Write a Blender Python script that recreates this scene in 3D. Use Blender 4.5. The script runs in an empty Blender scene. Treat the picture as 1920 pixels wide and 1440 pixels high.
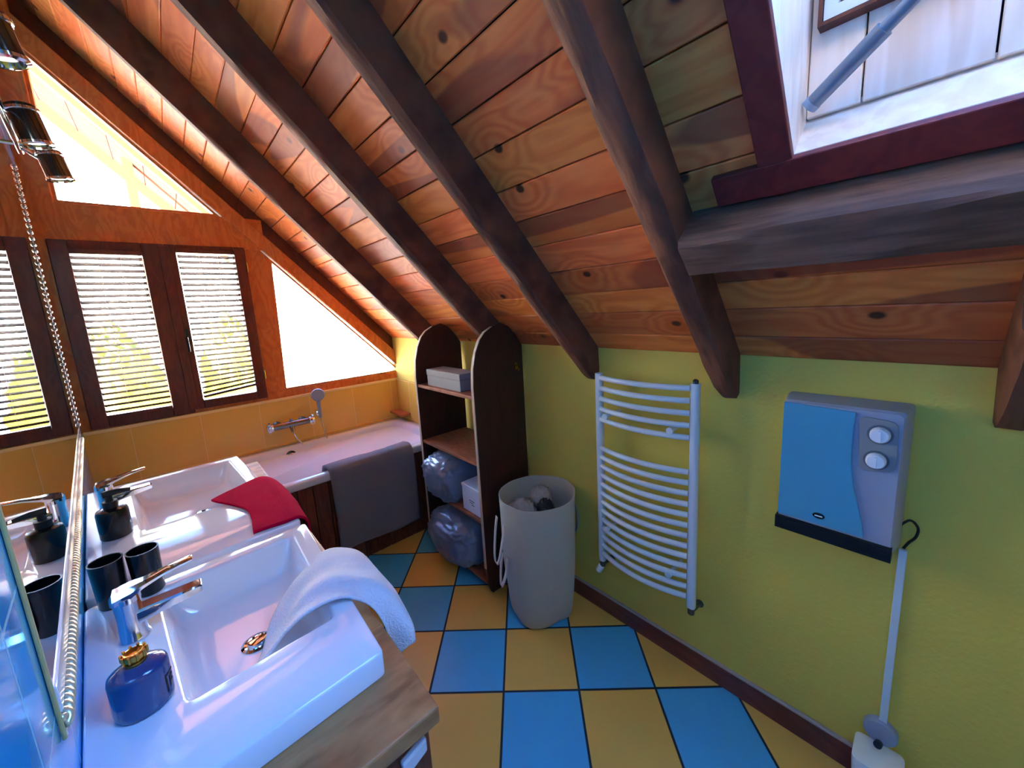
import bpy, bmesh, math, random
from mathutils import Vector, Matrix, noise

random.seed(7)
S = bpy.context.scene
COL = S.collection
V = Vector

# ------------------------------------------------------------------ helpers
def lin(c):
    return tuple(((x/255)/12.92 if x/255 <= 0.04045 else ((x/255+0.055)/1.055)**2.4) for x in c)

ORG = {}

def tag(o, label=None, cat=None, group=None, kind=None):
    if label: o['label'] = label
    if cat: o['category'] = cat
    if group: o['group'] = group
    if kind: o['kind'] = kind
    return o

def thing(name, loc, label=None, cat=None, group=None, kind=None):
    o = bpy.data.objects.new(name, None)
    o.empty_display_size = 0.05
    COL.objects.link(o)
    o.location = loc
    ORG[o.name] = V(loc)
    return tag(o, label, cat, group, kind)

def obj(name, bm, mat, parent=None, origin=None, smooth=False, bevel=0, sub=0, solid=0, angle=None, segs=2):
    """link bm (in world coordinates) as one mesh object, relative to its parent or origin"""
    org = ORG[parent.name] if parent is not None else (V(origin) if origin is not None else V((0, 0, 0)))
    bmesh.ops.translate(bm, verts=bm.verts, vec=-org)
    bmesh.ops.recalc_face_normals(bm, faces=bm.faces)
    me = bpy.data.meshes.new(name)
    bm.to_mesh(me); bm.free()
    for m in (mat if isinstance(mat, (list, tuple)) else [mat]):
        me.materials.append(m)
    if smooth:
        for p in me.polygons: p.use_smooth = True
    o = bpy.data.objects.new(name, me)
    COL.objects.link(o)
    if parent is not None:
        o.parent = parent
    else:
        o.location = org
    ORG[o.name] = org
    if solid:
        md = o.modifiers.new('solid', 'SOLIDIFY'); md.thickness = solid; md.offset = 0
    if bevel:
        md = o.modifiers.new('bevel', 'BEVEL'); md.width = bevel; md.segments = segs; md.limit_method = 'ANGLE'; md.angle_limit = math.radians(35)
    if sub:
        md = o.modifiers.new('sub', 'SUBSURF'); md.levels = sub; md.render_levels = sub
    if angle:
        try: me.set_sharp_from_angle(angle=math.radians(angle))
        except Exception: pass
    return o

def B(): return bmesh.new()

def hexa(bm, p):
    vs = [bm.verts.new(q) for q in p]
    for f in ((0, 3, 2, 1), (4, 5, 6, 7), (0, 1, 5, 4), (1, 2, 6, 5), (2, 3, 7, 6), (3, 0, 4, 7)):
        bm.faces.new([vs[i] for i in f])

def box(bm, x0, x1, y0, y1, z0, z1):
    hexa(bm, [(x0, y0, z0), (x1, y0, z0), (x1, y1, z0), (x0, y1, z0), (x0, y0, z1), (x1, y0, z1), (x1, y1, z1), (x0, y1, z1)])

def prism(bm, poly, vec):
    vec = V(vec)
    a = [bm.verts.new(p) for p in poly]
    b = [bm.verts.new(V(p)+vec) for p in poly]
    n = len(a)
    bm.faces.new(a); bm.faces.new(b[::-1])
    for i in range(n):
        bm.faces.new((a[i], b[i], b[(i+1) % n], a[(i+1) % n]))

def tube(bm, pts, r, seg=12, closed=False):
    pts = [V(p) for p in pts]
    n = len(pts)
    rr = r if isinstance(r, (list, tuple)) else [r]*n
    rings = []
    up = None
    for i, p in enumerate(pts):
        if closed: t = pts[(i+1) % n]-pts[i-1]
        else: t = pts[min(i+1, n-1)]-pts[max(i-1, 0)]
        t.normalize()
        if up is None:
            up = V((0, 0, 1)) if abs(t.z) < .9 else V((1, 0, 0))
        a = t.cross(up)
        if a.length < 1e-6: a = t.orthogonal()
        a.normalize(); b = a.cross(t).normalized(); up = b
        rings.append([bm.verts.new(p+rr[i]*(math.cos(2*math.pi*k/seg)*a+math.sin(2*math.pi*k/seg)*b)) for k in range(seg)])
    m = n if closed else n-1
    for i in range(m):
        A, C = rings[i], rings[(i+1) % n]
        for k in range(seg):
            bm.faces.new((A[k], A[(k+1) % seg], C[(k+1) % seg], C[k]))
    if not closed:
        bm.faces.new(rings[0][::-1]); bm.faces.new(rings[-1])

def lathe(bm, prof, c, axis=(0, 0, 1), seg=28, sx=1, sy=1):
    """prof: (radius, height along axis)"""
    q = V((0, 0, 1)).rotation_difference(V(axis)).to_matrix()
    c = V(c)
    rings = []
    for r, h in prof:
        if r < 1e-6:
            rings.append([bm.verts.new(c+q@V((0, 0, h)))])
        else:
            rings.append([bm.verts.new(c+q@V((r*sx*math.cos(2*math.pi*k/seg), r*sy*math.sin(2*math.pi*k/seg), h))) for k in range(seg)])
    for A, C in zip(rings, rings[1:]):
        for k in range(seg):
            k2 = (k+1) % seg
            if len(A) == 1 and len(C) == 1: continue
            if len(A) == 1: bm.faces.new((A[0], C[k], C[k2]))
            elif len(C) == 1: bm.faces.new((A[k], A[k2], C[0]))
            else: bm.faces.new((A[k], A[k2], C[k2], C[k]))
    if len(rings[0]) > 1: bm.faces.new(rings[0][::-1])
    if len(rings[-1]) > 1: bm.faces.new(rings[-1])

def grid(bm, rows, closed_v=False):
    vs = [[bm.verts.new(p) for p in r] for r in rows]
    for i in range(len(vs)-1):
        m = len(vs[i])
        for j in range(m if closed_v else m-1):
            bm.faces.new((vs[i][j], vs[i][(j+1) % m], vs[i+1][(j+1) % m], vs[i+1][j]))
    return vs

def inset(poly, d):
    """offset a convex 2D polygon (counter-clockwise) inwards by d (number or one per edge)"""
    n = len(poly); out = []
    P = [V((p[0], p[1])) for p in poly]
    ds = d if isinstance(d, (list, tuple)) else [d]*n
    L = []
    for i in range(n):
        e = (P[(i+1) % n]-P[i]).normalized(); nn = V((-e.y, e.x))
        L.append((P[i]+nn*ds[i], e))
    for i in range(n):
        (p, e), (q, f) = L[i-1], L[i]
        den = e.x*f.y-e.y*f.x
        t = ((q.x-p.x)*f.y-(q.y-p.y)*f.x)/den
        out.append(p+e*t)
    return out

def rpoly(poly, r, k=5):
    """round the corners of a polygon"""
    n = len(poly); P = [V((p[0], p[1])) for p in poly]; out = []
    for i in range(n):
        a = P[i]+(P[i-1]-P[i]).normalized()*r; b = P[i]+(P[(i+1) % n]-P[i]).normalized()*r
        for j in range(k):
            t = j/(k-1)
            out.append((1-t)**2*a+2*t*(1-t)*P[i]+t*t*b)
    return out

def loops(bm, L, cap0=True, cap1=True):
    rings = [[bm.verts.new((p[0], p[1], z)) for p in poly] for poly, z in L]
    for A, C in zip(rings, rings[1:]):
        n = len(A)
        for k in range(n):
            bm.faces.new((A[k], A[(k+1) % n], C[(k+1) % n], C[k]))
    if cap0: bm.faces.new(rings[0][::-1])
    if cap1: bm.faces.new(rings[-1])

# ------------------------------------------------------------------ materials
def nmat(name):
    m = bpy.data.materials.new(name); m.use_nodes = True
    nt = m.node_tree
    return m, nt, nt.nodes['Principled BSDF']

def plain(name, rgb, rough=.5, metal=0, var=.06, scale=8, bump=0, bscale=60, coat=0, sheen=0, spec=None):
    m, nt, b = nmat(name)
    N = nt.nodes; L = nt.links
    b.inputs['Roughness'].default_value = rough
    b.inputs['Metallic'].default_value = metal
    if spec is not None: b.inputs['Specular IOR Level'].default_value = spec
    if coat: b.inputs['Coat Weight'].default_value = coat; b.inputs['Coat Roughness'].default_value = .08
    if sheen: b.inputs['Sheen Weight'].default_value = sheen
    tc = N.new('ShaderNodeTexCoord')
    nz = N.new('ShaderNodeTexNoise'); nz.inputs['Scale'].default_value = scale; nz.inputs['Detail'].default_value = 4
    L.new(tc.outputs['Object'], nz.inputs['Vector'])
    mx = N.new('ShaderNodeMix'); mx.data_type = 'RGBA'
    c = lin(rgb)
    mx.inputs['A'].default_value = (*[x*(1-var) for x in c], 1)
    mx.inputs['B'].default_value = (*[min(1, x*(1+var)) for x in c], 1)
    L.new(nz.outputs['Fac'], mx.inputs['Factor']); L.new(mx.outputs['Result'], b.inputs['Base Color'])
    if bump:
        n2 = N.new('ShaderNodeTexNoise'); n2.inputs['Scale'].default_value = bscale; n2.inputs['Detail'].default_value = 5
        L.new(tc.outputs['Object'], n2.inputs['Vector'])
        bp = N.new('ShaderNodeBump'); bp.inputs['Strength'].default_value = bump; bp.inputs['Distance'].default_value = .01
        L.new(n2.outputs['Fac'], bp.inputs['Height']); L.new(bp.outputs['Normal'], b.inputs['Normal'])
    return m

def wood(name, dark, light, grain=(1, 1, 1), scale=6, rough=.55, island=0, knots=False, bump=.15, ring=3.0):
    """grain: scale of object coordinates (small along the fibre)"""
    m, nt, b = nmat(name)
    N = nt.nodes; L = nt.links
    b.inputs['Roughness'].default_value = rough
    b.inputs['Specular IOR Level'].default_value = .3
    tc = N.new('ShaderNodeTexCoord')
    mp = N.new('ShaderNodeMapping'); mp.inputs['Scale'].default_value = grain
    L.new(tc.outputs['Object'], mp.inputs['Vector'])
    vec = mp.outputs['Vector']
    geo = N.new('ShaderNodeNewGeometry')
    if island:
        ad = N.new('ShaderNodeVectorMath'); ad.operation = 'ADD'
        cb = N.new('ShaderNodeCombineXYZ')
        mu = N.new('ShaderNodeMath'); mu.operation = 'MULTIPLY'; mu.inputs[1].default_value = 37
        L.new(geo.outputs['Random Per Island'], mu.inputs[0])
        for i in range(3): L.new(mu.outputs[0], cb.inputs[i])
        L.new(vec, ad.inputs[0]); L.new(cb.outputs[0], ad.inputs[1]); vec = ad.outputs[0]
    n1 = N.new('ShaderNodeTexNoise'); n1.inputs['Scale'].default_value = scale; n1.inputs['Detail'].default_value = 3; n1.inputs['Distortion'].default_value = .6
    L.new(vec, n1.inputs['Vector'])
    # rings: sine of the noise field
    field = n1.outputs['Fac']
    if knots:
        vo = N.new('ShaderNodeTexVoronoi'); vo.feature = 'F1'; vo.voronoi_dimensions = '2D'; vo.inputs['Scale'].default_value = 3.3
        mpk = N.new('ShaderNodeMapping'); mpk.inputs['Scale'].default_value = (1.45, .8, 0)
        L.new(tc.outputs['Object'], mpk.inputs['Vector']); L.new(mpk.outputs['Vector'], vo.inputs['Vector'])
        kf = N.new('ShaderNodeMapRange'); kf.interpolation_type = 'SMOOTHSTEP'
        kf.inputs['From Min'].default_value = 0; kf.inputs['From Max'].default_value = .42; kf.inputs['To Min'].default_value = .55; kf.inputs['To Max'].default_value = 0
        L.new(vo.outputs['Distance'], kf.inputs['Value'])
        fa = N.new('ShaderNodeMath'); fa.operation = 'ADD'; L.new(n1.outputs['Fac'], fa.inputs[0]); L.new(kf.outputs['Result'], fa.inputs[1])
        field = fa.outputs[0]
    mu = N.new('ShaderNodeMath'); mu.operation = 'MULTIPLY'; mu.inputs[1].default_value = ring*6.283*2
    L.new(field, mu.inputs[0])
    sn = N.new('ShaderNodeMath'); sn.operation = 'SINE'; L.new(mu.outputs[0], sn.inputs[0])
    mr = N.new('ShaderNodeMapRange'); mr.inputs['From Min'].default_value = -1; mr.inputs['From Max'].default_value = 1
    L.new(sn.outputs[0], mr.inputs['Value'])
    n2 = N.new('ShaderNodeTexNoise'); n2.inputs['Scale'].default_value = scale*5; n2.inputs['Detail'].default_value = 6
    L.new(vec, n2.inputs['Vector'])
    mx = N.new('ShaderNodeMix'); mx.data_type = 'FLOAT'; mx.inputs['Factor'].default_value = .55
    L.new(mr.outputs['Result'], mx.inputs['A']); L.new(n2.outputs['Fac'], mx.inputs['B'])
    cr = N.new('ShaderNodeMix'); cr.data_type = 'RGBA'
    cr.inputs['A'].default_value = (*lin(dark), 1); cr.inputs['B'].default_value = (*lin(light), 1)
    L.new(mx.outputs['Result'], cr.inputs['Factor'])
    col = cr.outputs['Result']
    if island:
        hs = N.new('ShaderNodeHueSaturation')
        m1 = N.new('ShaderNodeMapRange'); m1.inputs['To Min'].default_value = 1-island; m1.inputs['To Max'].default_value = 1+island
        L.new(geo.outputs['Random Per Island'], m1.inputs['Value']); L.new(m1.outputs['Result'], hs.inputs['Value'])
        m2 = N.new('ShaderNodeMapRange'); m2.inputs['To Min'].default_value = .490; m2.inputs['To Max'].default_value = .503
        m3 = N.new('ShaderNodeMath'); m3.operation = 'FRACT'; m4 = N.new('ShaderNodeMath'); m4.operation = 'MULTIPLY'; m4.inputs[1].default_value = 7.3
        L.new(geo.outputs['Random Per Island'], m4.inputs[0]); L.new(m4.outputs[0], m3.inputs[0]); L.new(m3.outputs[0], m2.inputs['Value'])
        L.new(m2.outputs['Result'], hs.inputs['Hue'])
        L.new(col, hs.inputs['Color']); col = hs.outputs['Color']
    if knots:
        sp = N.new('ShaderNodeSeparateColor'); L.new(vo.outputs['Color'], sp.inputs['Color'])
        gt = N.new('ShaderNodeMath'); gt.operation = 'GREATER_THAN'; gt.inputs[1].default_value = .35; L.new(sp.outputs['Red'], gt.inputs[0])
        k1 = N.new('ShaderNodeMapRange'); k1.interpolation_type = 'SMOOTHSTEP'
        k1.inputs['From Min'].default_value = .028; k1.inputs['From Max'].default_value = .060; k1.inputs['To Min'].default_value = 1; k1.inputs['To Max'].default_value = 0
        L.new(vo.outputs['Distance'], k1.inputs['Value'])
        km = N.new('ShaderNodeMath'); km.operation = 'MULTIPLY'; L.new(k1.outputs['Result'], km.inputs[0]); L.new(gt.outputs[0], km.inputs[1])
        km2 = N.new('ShaderNodeMath'); km2.operation = 'MULTIPLY'; km2.inputs[1].default_value = .9; L.new(km.outputs[0], km2.inputs[0])
        kx = N.new('ShaderNodeMix'); kx.data_type = 'RGBA'; kx.inputs['B'].default_value = (*lin((48, 22, 14)), 1)
        L.new(km2.outputs[0], kx.inputs['Factor']); L.new(col, kx.inputs['A']); col = kx.outputs['Result']
        # heartwood patches
        n3 = N.new('ShaderNodeTexNoise'); n3.inputs['Scale'].default_value = 1.3; n3.inputs['Detail'].default_value = 1; n3.inputs['Distortion'].default_value = .5
        L.new(vec, n3.inputs['Vector'])
        hr = N.new('ShaderNodeMapRange'); hr.inputs['From Min'].default_value = .58; hr.inputs['From Max'].default_value = .60; hr.inputs['To Max'].default_value = .65
        L.new(n3.outputs['Fac'], hr.inputs['Value'])
        hx = N.new('ShaderNodeMix'); hx.data_type = 'RGBA'; hx.inputs['B'].default_value = (*lin((120, 52, 38)), 1)
        L.new(hr.outputs['Result'], hx.inputs['Factor']); L.new(col, hx.inputs['A']); col = hx.outputs['Result']
    L.new(col, b.inputs['Base Color'])
    bp = N.new('ShaderNodeBump'); bp.inputs['Strength'].default_value = bump; bp.inputs['Distance'].default_value = .004
    L.new(n2.outputs['Fac'], bp.inputs['Height']); L.new(bp.outputs['Normal'], b.inputs['Normal'])
    return m

def tiles(name, c1, c2, grout, su, sv, axes, off=(0, 0), gw=.006, rough=.15, checker=False, rot=0, coat=0, pattern=None, bumpy=0):
    """rectangular tiles of su x sv metres; axes: which object coordinates are u and v"""
    m, nt, b = nmat(name)
    N = nt.nodes; L = nt.links
    b.inputs['Roughness'].default_value = rough
    if coat: b.inputs['Coat Weight'].default_value = coat; b.inputs['Coat Roughness'].default_value = .05
    tc = N.new('ShaderNodeTexCoord')
    mp = N.new('ShaderNodeMapping'); mp.vector_type = 'TEXTURE'
    mp.inputs['Rotation'].default_value = (0, 0, rot)
    mp.inputs['Location'].default_value = (off[0], off[1], 0) if axes == 'xy' else (0, 0, 0)
    L.new(tc.outputs['Object'], mp.inputs['Vector'])
    sp = N.new('ShaderNodeSeparateXYZ'); L.new(mp.outputs['Vector'], sp.inputs[0])
    def M(op, a, bb=None):
        n = N.new('ShaderNodeMath'); n.operation = op
        for i, x in enumerate((a, bb)):
            if x is None: continue
            if isinstance(x, (int, float)): n.inputs[i].default_value = x
            else: L.new(x, n.inputs[i])
        return n.outputs[0]
    u = sp.outputs['XYZ'.index(axes[0].upper())]; v = sp.outputs['XYZ'.index(axes[1].upper())]
    if axes != 'xy':
        u = M('SUBTRACT', u, off[0]); v = M('SUBTRACT', v, off[1])
    u = M('DIVIDE', u, su); v = M('DIVIDE', v, sv)
    fu = M('FRACT', u); fv = M('FRACT', v)
    def edge(f, s):
        d = M('MINIMUM', f, M('SUBTRACT', 1.0, f)); return M('MULTIPLY', d, s)
    d = M('MINIMUM', edge(fu, su), edge(fv, sv))
    mr = N.new('ShaderNodeMapRange'); mr.inputs['From Min'].default_value = gw*.4; mr.inputs['From Max'].default_value = gw*.6
    L.new(d, mr.inputs['Value'])
    iu = M('FLOOR', u); iv = M('FLOOR', v)
    cx = N.new('ShaderNodeCombineXYZ'); L.new(iu, cx.inputs[0]); L.new(iv, cx.inputs[1])
    wn = N.new('ShaderNodeTexWhiteNoise'); wn.noise_dimensions = '2D'; L.new(cx.outputs[0], wn.inputs['Vector'])
    nz = N.new('ShaderNodeTexNoise'); nz.inputs['Scale'].default_value = 5; nz.inputs['Detail'].default_value = 5
    L.new(tc.outputs['Object'], nz.inputs['Vector'])
    mix = N.new('ShaderNodeMix'); mix.data_type = 'RGBA'
    mix.inputs['A'].default_value = (*lin(c1), 1); mix.inputs['B'].default_value = (*lin(c2), 1)
    if checker:
        par = M('FLOORED_MODULO', M('ADD', iu, iv), 2.0)
        L.new(par, mix.inputs['Factor'])
        hs = N.new('ShaderNodeHueSaturation')
        r = N.new('ShaderNodeMapRange'); r.inputs['To Min'].default_value = .88; r.inputs['To Max'].default_value = 1.1
        s2 = M('ADD', M('MULTIPLY', nz.outputs['Fac'], .7), M('MULTIPLY', wn.outputs['Value'], .3)); L.new(s2, r.inputs['Value'])
        L.new(r.outputs['Result'], hs.inputs['Value']); L.new(mix.outputs['Result'], hs.inputs['Color']); col = hs.outputs['Color']
    else:
        s2 = M('ADD', M('MULTIPLY', nz.outputs['Fac'], .5), M('MULTIPLY', wn.outputs['Value'], .5)); L.new(s2, mix.inputs['Factor'])
        col = mix.outputs['Result']
    g = N.new('ShaderNodeMix'); g.data_type = 'RGBA'; g.inputs['A'].default_value = (*lin(grout), 1)
    L.new(mr.outputs['Result'], g.inputs['Factor']); L.new(col, g.inputs['B'])
    L.new(g.outputs['Result'], b.inputs['Base Color'])
    rg = N.new('ShaderNodeMapRange'); rg.inputs['To Min'].default_value = .8; rg.inputs['To Max'].default_value = rough
    L.new(mr.outputs['Result'], rg.inputs['Value']); L.new(rg.outputs['Result'], b.inputs['Roughness'])
    bp = N.new('ShaderNodeBump'); bp.inputs['Strength'].default_value = .4; bp.inputs['Distance'].default_value = .002
    hsum = M('ADD', mr.outputs['Result'], M('MULTIPLY', nz.outputs['Fac'], bumpy)) if bumpy else mr.outputs['Result']
    L.new(hsum, bp.inputs['Height']); L.new(bp.outputs['Normal'], b.inputs['Normal'])
    return m

def glassy(name, tint=(1, 1, 1), refl=1.0):
    m = bpy.data.materials.new(name); m.use_nodes = True
    nt = m.node_tree; N = nt.nodes; L = nt.links; N.clear()
    out = N.new('ShaderNodeOutputMaterial')
    tr = N.new('ShaderNodeBsdfTransparent'); tr.inputs['Color'].default_value = (*tint, 1)
    gl = N.new('ShaderNodeBsdfGlossy'); gl.inputs['Roughness'].default_value = .02
    fr = N.new('ShaderNodeFresnel'); fr.inputs['IOR'].default_value = 1.45
    mu = N.new('ShaderNodeMath'); mu.operation = 'MULTIPLY'; mu.inputs[1].default_value = .6*refl
    mx = N.new('ShaderNodeMixShader')
    L.new(fr.outputs[0], mu.inputs[0]); L.new(mu.outputs[0], mx.inputs[0]); L.new(tr.outputs[0], mx.inputs[1]); L.new(gl.outputs[0], mx.inputs[2]); L.new(mx.outputs[0], out.inputs['Surface'])
    return m

# colours
M_BOARD = wood('pine_boards', (204, 98, 36), (240, 146, 68), grain=(3.2, .55, 3.2), scale=2.2, rough=.5, island=.16, knots=True, ring=2.6)
M_RAFTER = wood('old_timber', (62, 35, 24), (134, 80, 54), grain=(1.2, 6, 1.2), scale=3, rough=.75, bump=.6, ring=1.5)
M_BEAM = wood('old_timber_grey', (58, 38, 28), (128, 92, 72), grain=(6, .8, 6), scale=3, rough=.7, bump=.6, ring=1.5)
M_FRAME = wood('window_wood', (168, 88, 34), (206, 126, 60), grain=(3, 3, 1), scale=4, rough=.4)
M_SASH = wood('sash_wood', (72, 30, 18), (104, 48, 28), grain=(4, 4, 1), scale=4, rough=.35)
M_CASING = wood('casing_red', (96, 32, 28), (128, 48, 38), grain=(2, 2, 2), scale=4, rough=.45)
M_PINE = wood('pale_pine', (226, 192, 158), (248, 226, 204), grain=(5, 5, .7), scale=2.4, rough=.4, ring=2, island=.06)
M_YELLOW = plain('yellow_plaster', (222, 192, 76), .75, var=.07, scale=2.5, bump=.25, bscale=70)
M_CEIL_BACK = plain('dark_gap', (26, 14, 10), .9)
M_FLOOR = tiles('floor_checker', (74, 172, 210), (224, 176, 80), (30, 34, 42), .31, .31, 'xy', off=(.5883, 1.2934), gw=.009, rough=.32, checker=True, rot=-.7566, bumpy=.25)
M_BLUETILE = tiles('blue_wall_tile', (20, 152, 232), (60, 184, 250), (120, 190, 220), .2, .2, 'yz', off=(.05, .85), gw=.005, rough=.1, coat=.5, bumpy=.5)
M_YTILE = tiles('yellow_wall_tile', (226, 172, 66), (236, 186, 84), (238, 200, 120), .33, .33, 'xz', off=(.08, .985), gw=.004, rough=.25, bumpy=.3)
M_SKIRT = wood('skirting_tile', (92, 48, 38), (128, 70, 54), grain=(3, .6, 3), scale=3, rough=.4)
M_SKIRT_LIP = plain('skirting_lip', (172, 156, 140), .5)
M_WHITE = plain('white_ceramic', (238, 240, 244), .08, var=.01, coat=.6)
M_TUB = plain('bath_enamel', (230, 228, 232), .15, var=.01, coat=.4)
M_CHROME = plain('chrome', (225, 228, 232), .07, metal=1, var=.02)
M_DARKCHROME = plain('dark_chrome', (96, 98, 96), .16, metal=1, var=.03)
M_DARKMETAL = plain('dark_metal', (70, 70, 72), .25, metal=1, var=.05)
M_MIXER = plain('mixer_chrome', (150, 150, 154), .1, metal=1, var=.03)
M_RAD = plain('radiator_enamel', (216, 220, 214), .25, var=.01)
M_MIRROR = plain('mirror_silver', (240, 244, 244), .0, metal=1, var=.0)
M_COUNTER = wood('worn_counter', (122, 68, 36), (206, 144, 88), grain=(1.2, 3.5, 3), scale=3.2, rough=.45, ring=1.3, bump=.25)
M_CABINET = wood('red_cabinet', (96, 44, 26), (142, 74, 44), grain=(4, 4, 1), scale=3, rough=.5)
M_SHELF = wood('dark_shelf_wood', (48, 24, 17), (76, 40, 28), grain=(5, 5, .9), scale=3, rough=.5, ring=1.2)
M_SHELFTOP = wood('shelf_boards', (130, 74, 48), (176, 112, 78), grain=(5, 1, 3), scale=3, rough=.45)
M_EDGE = plain('pale_edge', (196, 168, 140), .5)
M_BLACK = plain('black_plastic', (14, 14, 15), .22, var=.05)
M_BLACKMAT = plain('black_matte', (10, 10, 11), .55, var=.1)
M_GREYBOX = plain('grey_box', (150, 148, 142), .7, var=.04)
M_WBOX = plain('white_box', (226, 232, 240), .55, var=.02)
M_HAMPER = plain('hamper_canvas', (186, 176, 150), .9, var=.04, scale=4, bump=.3, bscale=220, sheen=.2)
M_STRAP = plain('hamper_strap', (206, 190, 172), .9, var=.05)
M_BEIGE = plain('beige_cloth', (168, 156, 142), .95, var=.08, bump=.4, bscale=90)
M_BAG = plain('bluegrey_plastic', (112, 122, 138), .3, var=.35, scale=9, bump=.5, bscale=26, coat=.3)
M_MAT = plain('grey_bath_mat', (128, 122, 130), 1.0, var=.05, bump=1.0, bscale=260, sheen=.3)
M_TOWEL = plain('white_towel', (232, 236, 244), 1.0, var=.02, bump=.6, bscale=200, spec=.05)
M_RED = plain('crimson_towel', (178, 3, 58), 1.0, var=.08, bump=.5, bscale=240, spec=.04)
M_BLUEGL = plain('blue_lacquer', (34, 66, 120), .12, var=.05, coat=.6)
M_BRASS = plain('brass', (190, 150, 70), .22, metal=1, var=.1)
M_HBLUE = plain('heater_blue', (82, 154, 176), .3, var=.03)
M_HGREY = plain('heater_grey', (158, 158, 164), .4, var=.02)
M_HDARK = plain('heater_panel', (140, 140, 134), .4, var=.03)
M_KNOB = plain('knob_white', (232, 232, 230), .25, var=.01)
M_GREYPL = plain('grey_plastic', (150, 154, 160), .5, var=.03)
M_POLE = plain('grey_pole', (128, 132, 138), .3, metal=.4, var=.03)
M_TRUNK = plain('trunking', (206, 214, 206), .4, var=.02)
M_CREAM = plain('cream_plastic', (232, 230, 208), .4, var=.02)
M_SLAT = plain('slat_wood', (66, 34, 26), .4, var=.12)
M_CORD = plain('white_cord', (222, 214, 200), .8)
M_ROPE = plain('silver_rope', (236, 224, 190), .3, metal=.6, var=.1)
M_LIGHTTILE = plain('white_border', (226, 228, 236), .12, var=.02, coat=.5)
M_BEAD = plain('bead_metal', (200, 196, 184), .25, metal=.7)
M_BEADBACK = plain('bead_backing', (48, 60, 64), .3)
M_GLASS = glassy('window_glass')
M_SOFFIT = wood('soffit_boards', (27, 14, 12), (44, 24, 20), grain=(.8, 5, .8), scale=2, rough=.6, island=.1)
M_POST = plain('pale_post', (58, 38, 28), .9, spec=0)
M_LEAF = plain('foliage', (100, 98, 36), .9, var=.5, scale=3, spec=0)
M_BARK = plain('bark', (90, 70, 50), .9, var=.2)
M_RTILE = plain('roof_tile', (46, 28, 22), .9, var=.15, spec=0)
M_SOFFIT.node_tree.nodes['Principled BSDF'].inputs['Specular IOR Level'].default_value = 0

# ------------------------------------------------------------------ room data
XW, YG, YB = 1.468, 3.2, -1.1          # right wall, gable, rear wall
KNEE, SL = 1.36, 1.05                  # knee wall height, roof slope (rise per metre)
WA, WB = -.114, -.103                  # left wall: x = WA + WB*y
RT = V((-1, 0, SL)).normalized()       # up the roof
RN = V((SL, 0, 1)).normalized()        # outward roof normal
WN = V((1, .103, 0)).normalized()      # left wall normal into the room
def roof(x): return KNEE+SL*(XW-x)
def wx(y): return WA+WB*y
def W(y, off, z): return V((wx(y), y, z))+WN*off

# ------------------------------------------------------------------ floor and walls
bm = B(); box(bm, -.75, XW+.15, YB-.12, YG+.12, -.08, 0)
tag(obj('floor', bm, M_FLOOR), kind='structure')

bm = B(); box(bm, XW, XW+.14, YB-.12, YG+.12, -.08, KNEE-.004)
tag(obj('wall_right', bm, M_YELLOW), kind='structure')

bm = B()
a0, a1 = YB-.12, YG
pts = [(wx(a0), a0, -.08), (wx(a1), a1, -.08), (wx(a1), a1, roof(wx(a1))+.02), (wx(a0), a0, roof(wx(a0))+.02)]
prism(bm, pts, (-.14, 0, .0))
tag(obj('wall_left', bm, M_BLUETILE), kind='structure')

bm = B()
prism(bm, [(wx(YB)-.02, YB, -.08), (XW+.02, YB, -.08), (XW+.02, YB, KNEE+.0), (wx(YB)-.02, YB, roof(wx(YB)-.02))], (0, -.12, 0))
tag(obj('wall_rear', bm, M_YELLOW), kind='structure')

# gable: tiled dado below the glazed timber frame
SILL = .99
bm = B(); box(bm, -.60, XW+.02, YG, YG+.14, -.08, SILL)
tag(obj('wall_gable', bm, M_YTILE), kind='structure')
bm = B(); box(bm, wx(YG)+.004, XW, YG-.012, YG+.03, SILL-.012, SILL+.008)
tag(obj('trim_1', bm, plain('sill_edge', (240, 206, 130), .25), bevel=.003), kind='structure')
# tiled return on the right wall behind the bath, with a small terracotta ledge
bm = B(); box(bm, XW-.012, XW, 2.2, YG-.001, .60, SILL)
tag(obj('trim_2', bm, tiles('yellow_return_tile', (226, 172, 66), (236, 186, 84), (238, 200, 120), .33, .33, 'yz', off=(.0, .985), gw=.004, rough=.25)), kind='structure')
bm = B(); box(bm, XW-.10, XW-.013, YG-.22, YG-.002, .695, .712)
tag(obj('corner_shelf', bm, plain('terracotta', (176, 96, 48), .5), origin=(XW-.05, YG-.1, .70), bevel=.003),
    'small terracotta corner shelf above the far end of the bath', 'shelf')

# skirting
sk = thing('baseboard_right', (XW, 0, 0), kind='structure')
bm = B(); box(bm, XW-.012, XW-.0005, YB, YG, 0, .088); obj('board', bm, M_SKIRT, sk)
bm = B(); box(bm, XW-.014, XW-.0005, YB, YG, .088, .097); obj('lip', bm, M_SKIRT_LIP, sk, bevel=.002)

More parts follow.
